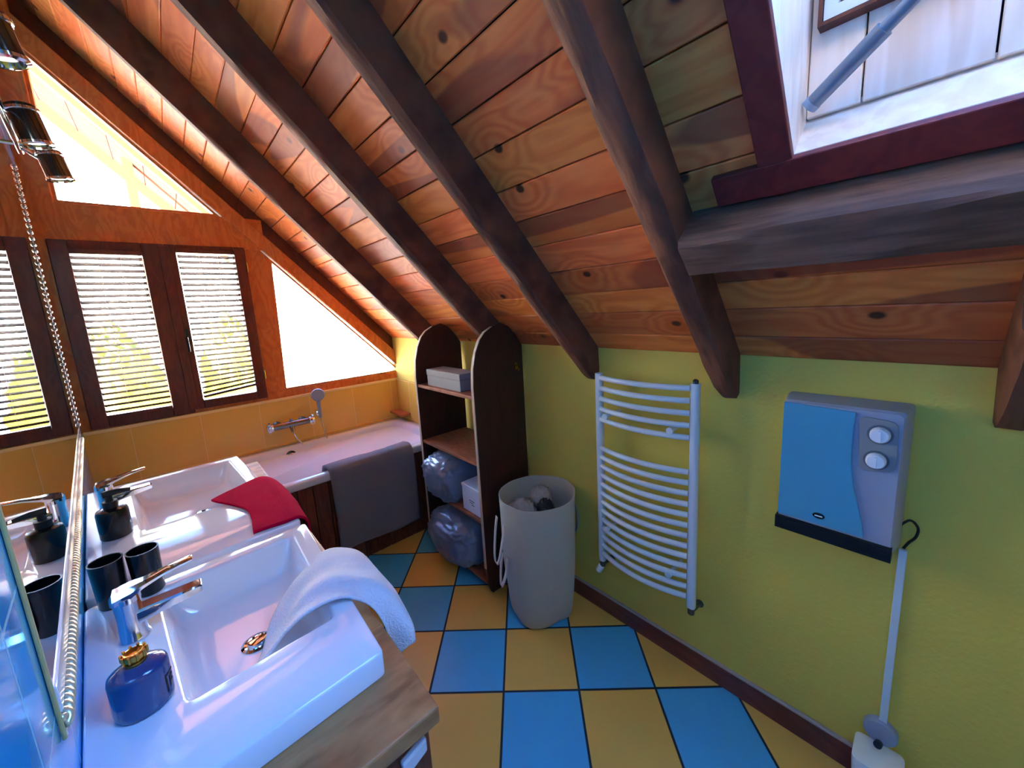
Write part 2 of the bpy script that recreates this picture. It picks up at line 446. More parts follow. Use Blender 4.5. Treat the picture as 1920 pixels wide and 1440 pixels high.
# ------------------------------------------------------------------ sloping ceiling
# opening of the roof window: x from OX1 (upper) to OX0 (lower edge), y from OY0 to OY1
OX0, OX1, OY1, OY0 = 1.007, .30, .228, -.62
bm = B()
def board(xa, xb, y0, y1):
    """one roof board between slope stations xa (lower, larger x) and xb"""
    g = .0012
    a, b = V((xa-g, 0, roof(xa-g))), V((xb+g, 0, roof(xb+g)))
    n = RN*.022
    for p in (0,):
        c = .004
        P = [(V((a.x, y0, a.z))), V((b.x, y0, b.z)), V((b.x, y1, b.z)), V((a.x, y1, a.z))]
        hexa(bm, [*[q for q in P], *[q+n for q in P]])
st = XW+.02
k = 0
xs = []
while st > -.75:
    w = .083+.006*math.sin(k*2.1); k += 1
    xs.append((st, st-w)); st -= w
for xa, xb in xs:
    segs = [(YB-.1, YG+.1)]
    if xb < OX0+.022 and xa > OX1-.022:
        lo, hi = max(xb, OX1), min(xa, OX0)
        if xa > OX0+.022: board(xa, OX0+.022, OY0-.022, OY1+.022)
        if xb < OX1-.022: board(OX1-.022, xb, OY0-.022, OY1+.022)
        segs = [(YB-.1, OY0-.022), (OY1+.022, YG+.1)]
    for y0, y1 in segs:
        board(xa, xb, y0, y1)
ceil = obj('ceiling', bm, M_BOARD, bevel=.003, segs=1)
tag(ceil, kind='structure')
# roof deck behind the boards
bm = B()
def deck(x0, x1, y0, y1):
    P = [V((x0, y0, roof(x0))), V((x1, y0, roof(x1))), V((x1, y1, roof(x1))), V((x0, y1, roof(x0)))]
    hexa(bm, [*[p+RN*.022 for p in P], *[p+RN*.05 for p in P]])
deck(XW+.16, OX0+.022, YB-.12, YG+.12); deck(OX1-.022, -.9, YB-.12, YG+.12)
deck(OX0+.022, OX1-.022, YB-.12, OY0-.022); deck(OX0+.022, OX1-.022, OY1+.022, YG+.12)
tag(obj('roof', bm, M_CEIL_BACK), kind='structure')

# ------------------------------------------------------------------ rafters
def rafter(y0, y1, x_top, label, seed, x_low=XW-.001, dv=.185):
    """rough sawn rafter from the knee wall up the slope; dv is its vertical depth"""
    bm = B()
    n = max(4, int((x_low-x_top)*45))
    rows = []
    for i in range(n+1):
        x = x_low+(x_top-x_low)*i/n
        zt = roof(x)-.0005; zb = roof(x)-dv
        def wob(k, s=.0085, f=3.2):
            return s*(noise.noise(V((x*f, seed*7.3+k*3.1, .5)))*1.6+.5*noise.noise(V((x*f*4, seed*3.3+k, 2.5))))
        c = .013
        w1, w2, w3, w4, w5, w6 = [wob(j) for j in range(6)]
        # chamfered lower edges; the tail end rounds off into the wall
        t = max(0, 1-(x_low-x)/.07); chin = .03*t*t
        rows.append([(x, y1, zt), (x, y1+w1, zb+.09), (x, y1+w2*1.3, zb+c*1.3+chin), (x, y1-c+w3, zb+w3*.8+chin),
                     (x, y0+c+w4, zb+w4*.8+chin), (x, y0+w5*.7, zb+c*1.1+chin), (x, y0+w6*.5, zb+.09), (x, y0, zt)])
    vs = grid(bm, rows, closed_v=True)
    bm.faces.new(vs[0]); bm.faces.new(vs[-1][::-1])
    o = obj('rafter', bm, M_RAFTER, origin=(x_low, (y0+y1)/2, roof(x_low)-dv), smooth=True, angle=40)
    return tag(o, label, 'rafter', 'old rafters under the sloping ceiling')
rafter(2.345, 2.41, wx(2.345)+.009, 'dark old rafter nearest the gable windows', 1)
rafter(1.60, 1.665, wx(1.60)+.009, 'dark old rafter meeting the top of the wooden shelf unit', 2)
rafter(1.045, 1.105, wx(1.045)+.009, 'dark old rafter ending at the left side of the towel radiator', 3)
rafter(.455, .522, wx(.455)+.009, 'dark old rafter between the towel radiator and the wall heater', 4)
rafter(-.165, -.10, 1.20, 'short dark rafter below the cross beam, right of the wall heater', 5)

# cross beam under the roof window
bm = B()
d, w = .125, .115
rows = []
P0 = V((1.06, 0, roof(1.06)-.006))
for i in range(41):
    y = .452+(-.9-.452)*i/40
    def wob(k, s=.005): return s*noise.noise(V((y*4, k*5.7, 9.1)))*1.6+.4*s*noise.noise(V((y*17, k*2.7, 3.1)))
    q = V((P0.x, y, P0.z))
    dn = -RN; sl = -RT
    rows.append([q+RN*.004, q+dn*(d*.5)+sl*wob(1), q+dn*(d-.010)+sl*wob(2), q+dn*(d+wob(3))+sl*(.012+wob(4)*1.5), q+dn*(d+wob(5))+sl*(w-.012),
                 q+dn*(d-.012)+sl*(w+wob(6)), q+sl*w+RN*.004])
vs = grid(bm, rows, closed_v=True)
bm.faces.new(vs[0]); bm.faces.new(vs[-1][::-1])
tag(obj('ceiling_beam', bm, M_BEAM, origin=(1.06, -.2, 1.7), smooth=True, angle=40), 'rough wooden cross beam under the roof window, its upper face in daylight', 'beam')

# ------------------------------------------------------------------ roof window (window_4)
sw = thing('window_4', (OX0, OY1, roof(OX0)), kind='structure')
bm = B()
def slope_box(bm, xa, xb, y0, y1, n0, n1):
    P = [V((xa, y0, roof(xa))), V((xb, y0, roof(xb))), V((xb, y1, roof(xb))), V((xa, y1, roof(xa)))]
    hexa(bm, [*[p+RN*n0 for p in P], *[p+RN*n1 for p in P]])
slope_box(bm, 1.06, .36, OY1, OY1+.062, -.018, .0)
slope_box(bm, 1.058, OX0, OY0-.06, .385, -.02, .0)
obj('casing', bm, M_CASING, sw, bevel=.003)
LD = .118
bm = B()
slope_box(bm, OX0+.02, OX0, OY0, OY1+.02, -.006, LD)          # lower lining
obj('lining', bm, M_PINE, sw)
GZ = .52                                                       # height of the glazing above the roof line
UX = .30
def cheek(y0, y1):
    bm = B()
    prism(bm, [(OX0+.02, y0, roof(OX0+.02)-.008), (UX, y0, roof(UX)-.008), (UX, y0, roof(UX)+GZ), (1.10, y0, roof(1.10)+GZ), (1.10, y0, 1.90)], (0, y1-y0, 0))
    obj('reveal', bm, M_PINE, sw)
cheek(OY1, OY1+.02); cheek(OY0-.02, OY0)
bm = B(); box(bm, UX-.02, UX, OY0, OY1, roof(UX)-.01, roof(UX)+GZ)
obj('reveal', bm, M_PINE, sw)
# vertical plank wall below the glazing, then the glazing itself
XP = 1.08
zp0 = 1.925
bm = B()
yy = OY1
for wv in (.088, .165, .15, .16, .15, .14):
    y2 = max(OY0, yy-wv)
    box(bm, XP, XP+.02, y2+.0015, yy-.0015, zp0, roof(XP)+GZ)
    yy = y2
obj('panel', bm, M_PINE, sw, bevel=.002, segs=1)
bm = B(); box(bm, XP+.02, XP+.03, OY0, OY1, zp0-.03, roof(XP)+GZ); obj('backing', bm, M_CEIL_BACK, sw)
bm = B()   # quarter strip between lining and planks
P = V((OX0, 0, roof(OX0)))+RN*LD
prism(bm, [(P.x, OY0, P.z), (XP+.02, OY0, P.z-.03), (XP+.02, OY0, zp0+.012), (P.x-.006, OY0, P.z+.012)], (0, OY1-OY0, 0))
obj('ledge', bm, M_PINE, sw, bevel=.003)
# small framed vent window on the plank wall
bm = B()
def fr(bm, y0, y1, z0, z1, t, x0, x1):
    box(bm, x0, x1, y0, y1, z0, z0+t); box(bm, x0, x1, y0, y1, z1-t, z1)
    box(bm, x0, x1, y0, y0+t, z0+t, z1-t); box(bm, x0, x1, y1-t, y1, z0+t, z1-t)
fr(bm, -.02, .212, 2.080, 2.26, .007, XP-.028, XP)
obj('frame', bm, M_SASH, sw)
bm = B(); fr(bm, -.012, .204, 2.088, 2.252, .022, XP-.022, XP); obj('frame', bm, plain('vent_frame', (206, 204, 190), .4), sw)
bm = B(); box(bm, XP-.006, XP-.001, .008, .184, 2.108, 2.232); obj('pane', bm, plain('vent_dark', (92, 50, 34), .3), sw)
bm = B(); hexa(bm, [(XP, OY0, roof(XP)+GZ-.03), (UX, OY0, roof(UX)+GZ-.03), (UX, OY1, roof(UX)+GZ-.03), (XP, OY1, roof(XP)+GZ-.03), (XP, OY0, roof(XP)+GZ-.022), (UX, OY0, roof(UX)+GZ-.022), (UX, OY1, roof(UX)+GZ-.022), (XP, OY1, roof(XP)+GZ-.022)]); obj('glass', bm, M_GLASS, sw)

# grey telescopic pole across the roof window
A, Bp = V((1.050, .214, 1.940)), V((.93, -.055, 2.105))
dirp = (Bp-A).normalized()
pole = thing('telescopic_pole', A, 'grey telescopic pole slanting across the roof window', 'pole')
bm = B(); tube(bm, [A+dirp*.004, A+dirp*.135], .0150, 16); obj('sleeve', bm, M_POLE, pole, smooth=True, angle=40)
bm = B(); tube(bm, [A+dirp*.13, A+dirp*.62], .0112, 16); obj('rod', bm, M_POLE, pole, smooth=True, angle=40)
bm = B(); lathe(bm, [(.008, 0), (.0155, .002), (.016, .012), (.013, .016)], A-dirp*.006, dirp, 16); obj('end_cap', bm, M_GREYPL, pole, smooth=True, angle=40)

# ------------------------------------------------------------------ gable glazing
y0f, y1f = YG+.0, YG+.09
def ztop(x): return 2.647-SL*x         # upper line of the glass along the slope
# carrying frame: posts, transom, rails and the raking member
fw = thing('window_1', (0, YG, SILL), kind='structure')
bm = B()
box(bm, -.36, .60, y0f, y1f, 2.05, 2.255)                              # transom
obj('transom', bm, M_FRAME, fw, bevel=.006)
bm = B(); box(bm, -.60, -.345, y0f, y1f, SILL, 3.4); obj('post', bm, M_FRAME, fw, bevel=.006)
bm = B()
prism(bm, [(.455, y0f+.01, SILL), (.592, y0f+.01, SILL), (.618, y0f+.01, 1.999), (.558, y0f+.01, 2.062), (.455, y0f+.01, 2.06)], (0, .08, 0))
obj('mullion', bm, M_FRAME, fw, bevel=.006)
bm = B(); box(bm, -.36, XW, y0f+.005, y1f, SILL, SILL+.06); obj('bottom_rail', bm, M_FRAME, fw, bevel=.005)
bm = B()   # raking member under the roof
prism(bm, [(XW+.02, y0f-.012, 1.10), (-.36, y0f-.012, ztop(-.36)), (-.36, y0f-.012, ztop(-.36)+.135), (XW+.02, y0f-.012, ztop(XW+.02)+.135)], (0, .10, 0))
obj('raking_frame', bm, M_FRAME, fw, bevel=.006)
bm = B()   # infill board between the frame and the ceiling
prism(bm, [(XW+.02, y0f+.02, ztop(XW+.02)+.13), (-.5, y0f+.02, ztop(-.5)+.13), (-.5, y0f+.02, roof(-.5)+.01), (XW+.02, y0f+.02, roof(XW+.02)+.01)], (0, .08, 0))
obj('infill', bm, M_SASH, fw)
def tri_frame(parent, P, t, ya, yb, mat, name='glazing_bead'):
    """thin frame following the inside of a triangle (x,z), counter-clockwise"""
    inn = inset(P, t)
    bm = B()
    n = len(P)
    for i in range(n):
        a, b2 = P[i], P[(i+1) % n]; c, d2 = inn[(i+1) % n], inn[i]
        prism(bm, [(a[0], ya, a[1]), (b2[0], ya, b2[1]), (c[0], ya, c[1]), (d2[0], ya, d2[1])], (0, yb-ya, 0))
    obj(name, bm, mat, parent)
    bm = B(); prism(bm, [(p[0], yb-.012, p[1]) for p in inn], (0, .005, 0)); obj('pane', bm, M_GLASS, parent)
TT = [(-.345, 2.255), (.372, 2.255), (-.345, ztop(-.345))]
tri_frame(fw, TT, .014, y0f+.012, y0f+.06, M_FRAME)
w3 = thing('window_3', (1.0, YG, SILL+.06), kind='structure')
T3 = [(.590, SILL+.06), (1.515, SILL+.06), (.617, ztop(.617))]
tri_frame(w3, T3, .012, y0f+.012, y0f+.06, M_FRAME)

# the two casements
w2 = thing('window_2', (.05, YG, SILL+.06), kind='structure')
def sash(x0, x1, z0, z1, st):
    bm = B(); ya, yb = YG-.018, YG+.045
    l, r, b2, t = st
    box(bm, x0, x0+l, ya, yb, z0, z1); box(bm, x1-r, x1, ya, yb, z0, z1)
    box(bm, x0+l, x1-r, ya, yb, z0, z0+b2); box(bm, x0+l, x1-r, ya, yb, z1-t, z1)
    s = obj('sash', bm, M_SASH, w2, bevel=.005)
    bm = B(); box(bm, x0+l, x1-r, YG+.022, YG+.027, z0+b2, z1-t); obj('pane', bm, M_GLASS, s)
sash(-.405, .062, SILL+.015, 2.06, (.075, .104, .055, .07))
sash(.0625, .472, SILL+.03, 2.06, (.052, .062, .055, .045))
bm = B(); box(bm, .035, .085, YG-.026, YG-.017, SILL+.04, 2.05); obj('meeting_strip', bm, M_SASH, w2, bevel=.004)
bm = B()
lathe(bm, [(.011, 0), (.011, .008)], (.088, YG-.018, 1.49), (0, -1, 0), 16)
tube(bm, [(.088, YG-.024, 1.49), (.088, YG-.05, 1.49), (.088, YG-.054, 1.475), (.089, YG-.05, 1.40)], .0065, 10)
box(bm, .076, .100, YG-.022, YG-.017, 1.44, 1.54)
obj('handle', bm, M_BLACK, w2, smooth=True, angle=40)
bm = B()
for zz in (1.16, 1.9):
    tube(bm, [(.473, YG-.024, zz), (.473, YG-.024, zz+.06)], .006, 10)
obj('hinge', bm, M_BRASS, w2, smooth=True, angle=40)

# venetian blinds hanging in front of each pane
def blind(x0, x1, z0, z1, label, tilt, skew):
    r = thing('venetian_blind', ((x0+x1)/2, YG-.035, z1), label, 'blind', 'venetian blinds on the casements')
    yc = YG-.036
    bm = B(); box(bm, x0, x1, yc-.014, yc+.014, z1-.002, z1+.024); obj('head_rail', bm, M_SASH, r, bevel=.003)
    bm = B()
    n = int((z1-z0)/.0345)
    ca, sa = math.cos(tilt), math.sin(tilt)
    for i in range(n):
        z = z1-.022-i*.0345
        s = skew*max(0, 1-(n-1-i)/4.0)
        h = .0126
        rows = []
        for x, dz in ((x0, -s*.0), (x1, s)):
            pr = []
            for u in (-1, -.3, .3, 1):
                pr.append((x, yc+u*h*ca, z+dz+u*h*sa+.0012*(1-u*u)))
            rows.append([V(p)+V((0, 0, .0006)) for p in pr]+[V(p)-V((0, 0, .0006)) for p in pr[::-1]])
        vs = grid(bm, rows, closed_v=True)
        bm.faces.new(vs[0]); bm.faces.new(vs[1][::-1])
    obj('slats', bm, M_SLAT, r)
    bm = B()
    hexa(bm, [(x0, yc-.012, z0-.012), (x1, yc-.012, z0-.012+skew), (x1, yc+.012, z0-.012+skew), (x0, yc+.012, z0-.012),
              (x0, yc-.012, z0+.004), (x1, yc-.012, z0+.004+skew), (x1, yc+.012, z0+.004+skew), (x0, yc+.012, z0+.004)])
    obj('bottom_rail', bm, M_SASH, r, bevel=.002)
    for f in (.36, .68):
        x = x0+(x1-x0)*f
        bm = B(); tube(bm, [(x, yc-.014, z1), (x, yc-.0145, z0+skew*f)], .0011, 6); obj('ladder_cord', bm, M_CORD, r)
    bm = B(); x = x1-.012
    tube(bm, [(x, yc-.016, z1), (x, yc-.017, z1-.40)], .0016, 6)
    tube(bm, [(x+.006, yc-.016, z1), (x+.006, yc-.017, z1-.36)], .0012, 6)
    obj('pull_cord', bm, M_SASH, r)
    return r
blind(-.329, -.043, 1.075, 1.985, 'wooden venetian blind on the left casement, let down to the sill', math.radians(-38), 0)
blind(.1155, .409, 1.105, 2.01, 'wooden venetian blind on the right casement, its bottom rail crooked', math.radians(-38), .03)

# ------------------------------------------------------------------ outside
bm = B()
for i in range(9):
    xa, xb = .56-.17*i, .56-.17*(i+1)
    P = [V((xa, YG+.16, roof(xa)-.06)), V((xb+.004, YG+.16, roof(xb+.004)-.06)), V((xb+.004, 4.75, roof(xb+.004)-.06)), V((xa, 4.75, roof(xa)-.06))]
    hexa(bm, [*P, *[p+RN*.02 for p in P]])
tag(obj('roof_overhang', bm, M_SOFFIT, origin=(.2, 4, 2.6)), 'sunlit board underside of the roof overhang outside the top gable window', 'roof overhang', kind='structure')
bm = B()
for yb in (3.75, 4.72):
    prism(bm, [(.56, yb, roof(.56)-.06), (-.8, yb, roof(-.8)-.06), (-.8, yb, roof(-.8)-.17), (.56, yb, roof(.56)-.17)], (0, .05, 0))
tag(obj('trim_3', bm, M_POST), kind='structure')
bm = B(); box(bm, -.065, -.005, 4.35, 4.42, -2.5, roof(-.03)-.05)
tag(obj('veranda_post', bm, M_POST, origin=(-.03, 4.38, -2.5)), 'pale wooden post under the roof overhang outside', 'post')
# neighbouring tiled roof edge seen through the top gable pane
bm = B()
rows = []
for j in range(2):
    rows.append([(-1.6+.02*i, 6.6+j*1.4, 2.78+j*.55-.12*(.02*i)+.05*abs(math.sin(i*.22))) for i in range(95)])
grid(bm, rows)
tag(obj('roof_edge', bm, M_RTILE, origin=(-.7, 7, 2.7), solid=.05), 'scalloped clay tile edge of a neighbouring roof outside the gable', 'roof')
def bush(c, r, seed, label):
    bm = B()
    bmesh.ops.create_icosphere(bm, subdivisions=5, radius=1)
    for v in bm.verts:
        n = v.co.normalized()
        f = 1+.28*noise.noise(n*2.2+V((seed, 0, 0)))+.16*noise.noise(n*7+V((0, seed, 0)))+.10*noise.noise(n*19)
        v.co = V(c)+V((n.x*r[0], n.y*r[1], n.z*r[2]))*f
    t = thing('tree', (c[0], c[1], -2.5), label, 'tree', 'trees beyond the gable windows')
    obj('crown', bm, M_LEAF, t, smooth=True)
    bm = B(); tube(bm, [(c[0], c[1], -2.5), (c[0]+.05, c[1], c[2]-r[2]*.5)], [.14, .09], 10); obj('trunk', bm, M_BARK, t, smooth=True)
bush((-1.25, 14, -.2), (.95, .9, 1.7), 1, 'yellow green tree beyond the left casement blind')
bush((1.45, 14.5, -.1), (.85, .9, 1.65), 2, 'yellow green tree beyond the right casement blind')
bm = B(); bmesh.ops.create_grid(bm, x_segments=2, y_segments=2, size=40)
bmesh.ops.translate(bm, verts=bm.verts, vec=(0, 40+3.4, -2.5))
tag(obj('ground', bm, plain('pale_gravel', (238, 228, 200), .9, var=.1, scale=.4)), kind='structure')

# ------------------------------------------------------------------ vanity with two basins
ZC = .85
van = thing('vanity_unit', (.02, 1.4, 0), 'long worn wooden vanity counter under the two white basins', 'vanity unit')
cpoly = [(wx(.56)+.004, .56), (.271, .56), (.276, .71), (.25, 2.31), (wx(2.31)+.004, 2.31)]
def fx(y): return .271+(.005*(y-.56)/.15 if y < .71 else .005-.026*(y-.71)/1.6)     # front edge of the counter
def slab(bm, y0, y1, xa, xb, z0, z1):
    f = lambda t, y: t(y) if callable(t) else t
    hexa(bm, [(f(xa, y0), y0, z0), (f(xb, y0), y0, z0), (f(xb, y1), y1, z0), (f(xa, y1), y1, z0), (f(xa, y0), y0, z1), (f(xb, y0), y0, z1), (f(xb, y1), y1, z1), (f(xa, y1), y1, z1)])
bk = lambda y: wx(y)+.002
bm = B()
slab(bm, .56, .82, bk, fx, ZC-.036, ZC)
slab(bm, .82, 2.31, lambda y: fx(y)-.062, fx, ZC-.036, ZC)
slab(bm, .82, 2.31, bk, lambda y: wx(y)+.09, ZC-.036, ZC)
slab(bm, 1.318, 1.68, lambda y: wx(y)+.09, lambda y: fx(y)-.062, ZC-.036, ZC)
slab(bm, 2.285, 2.31, lambda y: wx(y)+.09, lambda y: fx(y)-.062, ZC-.036, ZC)
obj('countertop', bm, M_COUNTER, van, bevel=.004)
bm = B()
slab(bm, .585, .605, bk, lambda y: fx(y)-.026, 0, ZC-.036)
slab(bm, 2.27, 2.29, bk, lambda y: fx(y)-.026, 0, ZC-.036)
slab(bm, .605, 2.27, lambda y: fx(y)-.044, lambda y: fx(y)-.026, 0, ZC-.036)
slab(bm, .605, 2.27, bk, lambda y: wx(y)+.016, 0, ZC-.036)
slab(bm, .605, 2.27, lambda y: wx(y)+.016, lambda y: fx(y)-.044, .05, .07)
obj('cabinet', bm, M_CABINET, van, bevel=.003)
bm = B(); prism(bm, [(.196, .572, .775), (.246, .572, .790), (.246, .572, .762), (.200, .572, .742)], (0, .014, 0)); obj('plate', bm, plain('white_plate', (226, 220, 216), .4), van, bevel=.004)['label'] = 'small white plate on the end of the vanity'
for ya, yb in ((.60, 1.16), (1.18, 1.73), (1.75, 2.28)):
    bm = B(); slab(bm, ya, yb, lambda y: fx(y)-.0255, lambda y: fx(y)-.008, .06, .79); dd = obj('door', bm, M_CABINET, van, bevel=.004)
    bm = B(); lathe(bm, [(.006, 0), (.006, .012), (.014, .018), (.014, .026), (.0, .03)], (fx(yb-.05)-.008, yb-.05, .6), (1, 0, 0), 14); obj('knob', bm, M_BRASS, dd, smooth=True, angle=40)

def basin(outer, d_in, label, drain, zt=.905, zb=.852):
    """outer: counter-clockwise corners; d_in: rim width per edge"""
    r = thing('washbasin', (sum(p[0] for p in outer)/4, sum(p[1] for p in outer)/4, zb), label, 'washbasin', 'washbasins on the vanity')
    O = lambda d, rr: rpoly(inset(outer, d) if d else outer, rr)
    I0 = inset(outer, d_in)
    I = lambda d, rr: rpoly(inset(I0, d), rr)
    bm = B()
    loops(bm, [(I(.07, .03), zt-.110), (I(.035, .04), zt-.106), (I(.012, .04), zt-.085), (I(.004, .026), zb), (O(0, .014), zb), (O(0, .014), zt-.006), (O(.002, .014), zt-.002), (O(.006, .012), zt),
               (I(-.004, .02), zt), (I(0, .02), zt-.0015), (I(.004, .02), zt-.006), (I(.018, .026), zt-.05), (I(.028, .04), zt-.085), (I(.045, .04), zt-.097), (I(.075, .03), zt-.10)])
    obj('bowl', bm, M_WHITE, r, smooth=True, angle=50)
    bm = B(); lathe(bm, [(.0, 0), (.030, 0), (.032, .003), (.026, .006), (.020, .0045), (.018, .010), (.0, .013)], (drain[0], drain[1], zt-.101), (0, 0, 1), 24)
    obj('drain', bm, M_CHROME, r, smooth=True, angle=40)
    return r
near = [(.228, .690), (.246, 1.345), (wx(1.335)+.002, 1.325), (wx(.68)+.002, .670)]
basin(near, [.045, .05, .125, .165], 'white rectangular washbasin nearest the camera, white towel over its rim', (.050, 1.035))
far = [(.240, 1.375), (.172, 2.315), (wx(2.30)+.002, 2.300), (wx(1.365)+.002, 1.365)]
basin(far, [.045, .05, .125, .345], 'white rectangular washbasin beside the bath, crimson towel over its rim', (.0, 1.95))

# taps
def tap(loc, label):
    x, y, z = loc
    t = thing('mixer_tap', loc, label, 'tap', 'single lever mixer taps')
    bm = B(); lathe(bm, [(.027, 0), (.027, .006), (.0235, .012), (.0215, .05), (.0225, .085), (.0235, .092)], loc, seg=24); obj('body', bm, M_CHROME, t, smooth=True, angle=40)
    bm = B()
    rows = []
    for s, h, wd, th in ((.0, .050, .018, .016), (.04, .054, .018, .013), (.085, .057, .0175, .010), (.118, .059, .017, .008), (.123, .059, .016, .006)):
        rows.append([(x+s, y-wd, z+h-th), (x+s, y-wd*1.0, z+h+th*.6), (x+s, y-wd*.8, z+h+th), (x+s, y+wd*.8, z+h+th), (x+s, y+wd, z+h+th*.6), (x+s, y+wd, z+h-th)])
    vs = grid(bm, rows, closed_v=True); bm.faces.new(vs[0]); bm.faces.new(vs[-1][::-1])
    obj('spout', bm, M_CHROME, t, smooth=True, angle=35)
    bm = B()
    rows = []
    for s, h, wd, th in ((-.024, .100, .012, .007), (-.018, .106, .021, .012), (.01, .112, .022, .011), (.03, .117, .0165, .007), (.07, .127, .013, .004), (.112, .133, .0125, .003), (.116, .133, .011, .002)):
        rows.append([(x+s, y-wd, z+h-th), (x+s, y-wd, z+h), (x+s, y-wd*.6, z+h+th), (x+s, y+wd*.6, z+h+th), (x+s, y+wd, z+h), (x+s, y+wd, z+h-th)])
    vs = grid(bm, rows, closed_v=True); bm.faces.new(vs[0]); bm.faces.new(vs[-1][::-1])
    lathe(bm, [(.0235, .090), (.0235, .102)], loc, seg=24)
    obj('lever', bm, M_CHROME, t, smooth=True, angle=35)
    return t
t1 = tap((-.150, 1.115, .905), 'chrome mixer tap on the washbasin nearest the camera')
t2 = t1.copy(); COL.objects.link(t2); t2.location = (-.255, 1.985, .905); t2['label'] = 'chrome mixer tap on the washbasin beside the bath'
t2.rotation_euler = (0, 0, math.radians(4))
for ch in list(t1.children):
    c = ch.copy(); COL.objects.link(c); c.parent = t2

# bottle, tumblers, dispenser
bc = V((-.126, .890, .9055))
bt = thing('round_bottle', bc, 'round dark blue bottle with brass neck on the near washbasin', 'bottle')
bm = B(); lathe(bm, [(.0, 0), (.036, 0), (.0395, .003), (.0405, .012), (.0405, .070), (.039, .077), (.034, .081), (.02, .088), (.013, .090)], bc, seg=36, sx=1.0, sy=.9); obj('body', bm, M_BLUEGL, bt, smooth=True, angle=50)
bm = B()
lathe(bm, [(.0145, .087), (.0155, .089), (.0155, .094), (.012, .095), (.012, .099), (.0165, .100), (.0165, .108), (.013, .109), (.008, .106), (.0, .105)], bc, seg=20)
for k in range(10):
    a = 2*math.pi*k/10; lathe(bm, [(.0022, .099), (.0022, .111)], bc+V((.0165*math.cos(a), .0165*math.sin(a), 0)), seg=6)
obj('neck', bm, M_BRASS, bt, smooth=True, angle=40)
bm = B()
def surf(ang, h): return bc+V((.0409*math.cos(ang), .0369*math.sin(ang), h))
def stroke(a0, h0, a1, h1, wd=.0016):
    n = 6
    lo, hi = [], []
    for i in range(n+1):
        t = i/n; a = a0+(a1-a0)*t; h = h0+(h1-h0)*t
        if abs(a1-a0) > abs(h1-h0)*20: lo.append(surf(a, h-wd)); hi.append(surf(a, h+wd))
        else: lo.append(surf(a-wd/.043, h)); hi.append(surf(a+wd/.043, h))
    grid(bm, [lo, hi])
a0 = -.62
stroke(a0, .018, a0, .050); stroke(a0, .050, a0+.55, .050); stroke(a0+.20, .024, a0+.20, .043); stroke(a0+.20, .042, a0+.48, .042); stroke(a0+.20, .034, a0+.42, .034)
obj('logo', bm, M_BLACKMAT, bt, solid=.0006)

def tumbler(c, label):
    t = bpy.data.objects
    bm = B(); lathe(bm, [(.0, .0), (.026, 0), (.028, .003), (.031, .112), (.0315, .116), (.0285, .116), (.0275, .110), (.025, .008), (.0, .007)], c, seg=32)
    return tag(obj('tumbler', bm, M_BLACK, origin=c, smooth=True, angle=40), label, 'tumbler', 'black tumblers behind the near tap')
tumbler((-.193, 1.295, .9055), 'black tumbler behind the near tap, the one closer to the mirror')
tumbler((-.128, 1.290, .9055), 'black tumbler behind the near tap, the one further from the mirror')

dc = V((-.218, 1.735, .9055))
dp = thing('soap_dispenser', dc, 'black pump soap dispenser on the basin beside the bath', 'soap dispenser')
bm = B(); lathe(bm, [(.0, 0), (.036, 0), (.039, .004), (.039, .083), (.036, .093), (.026, .097), (.017, .099)], dc, seg=32); obj('bottle', bm, M_BLACK, dp, smooth=True, angle=45)
bm = B(); lathe(bm, [(.018, .097), (.018, .120), (.0095, .121), (.0095, .140)], dc, seg=20)
tube(bm, [dc+V((-.012, 0, .144)), dc+V((.02, 0, .146)), dc+V((.052, .0, .142))], [.011, .009, .006], 10)
obj('pump', bm, M_BLACKMAT, dp, smooth=True, angle=40)

# ------------------------------------------------------------------ towels on the basins
def interp(rows, nu, nv):
    """Catmull-Rom resampling of a control grid"""
    def cr(P, t):
        n = len(P)-1; x = min(t*n, n-1e-6); i = int(x); f = x-i
        p0, p1, p2, p3 = P[max(i-1, 0)], P[i], P[i+1], P[min(i+2, n)]
        return .5*((2*p1)+(p2-p0)*f+(2*p0-5*p1+4*p2-p3)*f*f+(3*p1-p0-3*p2+p3)*f**3)
    R = [[V(p) for p in r] for r in rows]
    return [[cr([cr(r, v/(nv-1)) for r in R], u/(nu-1)) for v in range(nv)] for u in range(nu)]
def cloth(name, rows, mat, label, cat, nu=40, nv=30, amp=.002, freq=14, seed=0, thick=.005, group=None, fold=0):
    G = interp(rows, nu, nv)
    for i, r in enumerate(G):
        for j, p in enumerate(r):
            p.z += amp*noise.noise(p*freq+V((seed, 0, 0)))*2
            p.z += fold*math.sin(17*j/(nv-1)+2.5*i/(nu-1))*min(1, i/6)
            p.x += amp*noise.noise(p*freq+V((0, seed, 5)))*1.2
    bm = B(); grid(bm, G)
    c = sum((p for r in G for p in r), V())/(nu*nv); zmin = min(p.z for r in G for p in r)
    o = obj(name, bm, mat, origin=(c.x, c.y, zmin), smooth=True, solid=thick)
    return tag(o, label, cat, group)
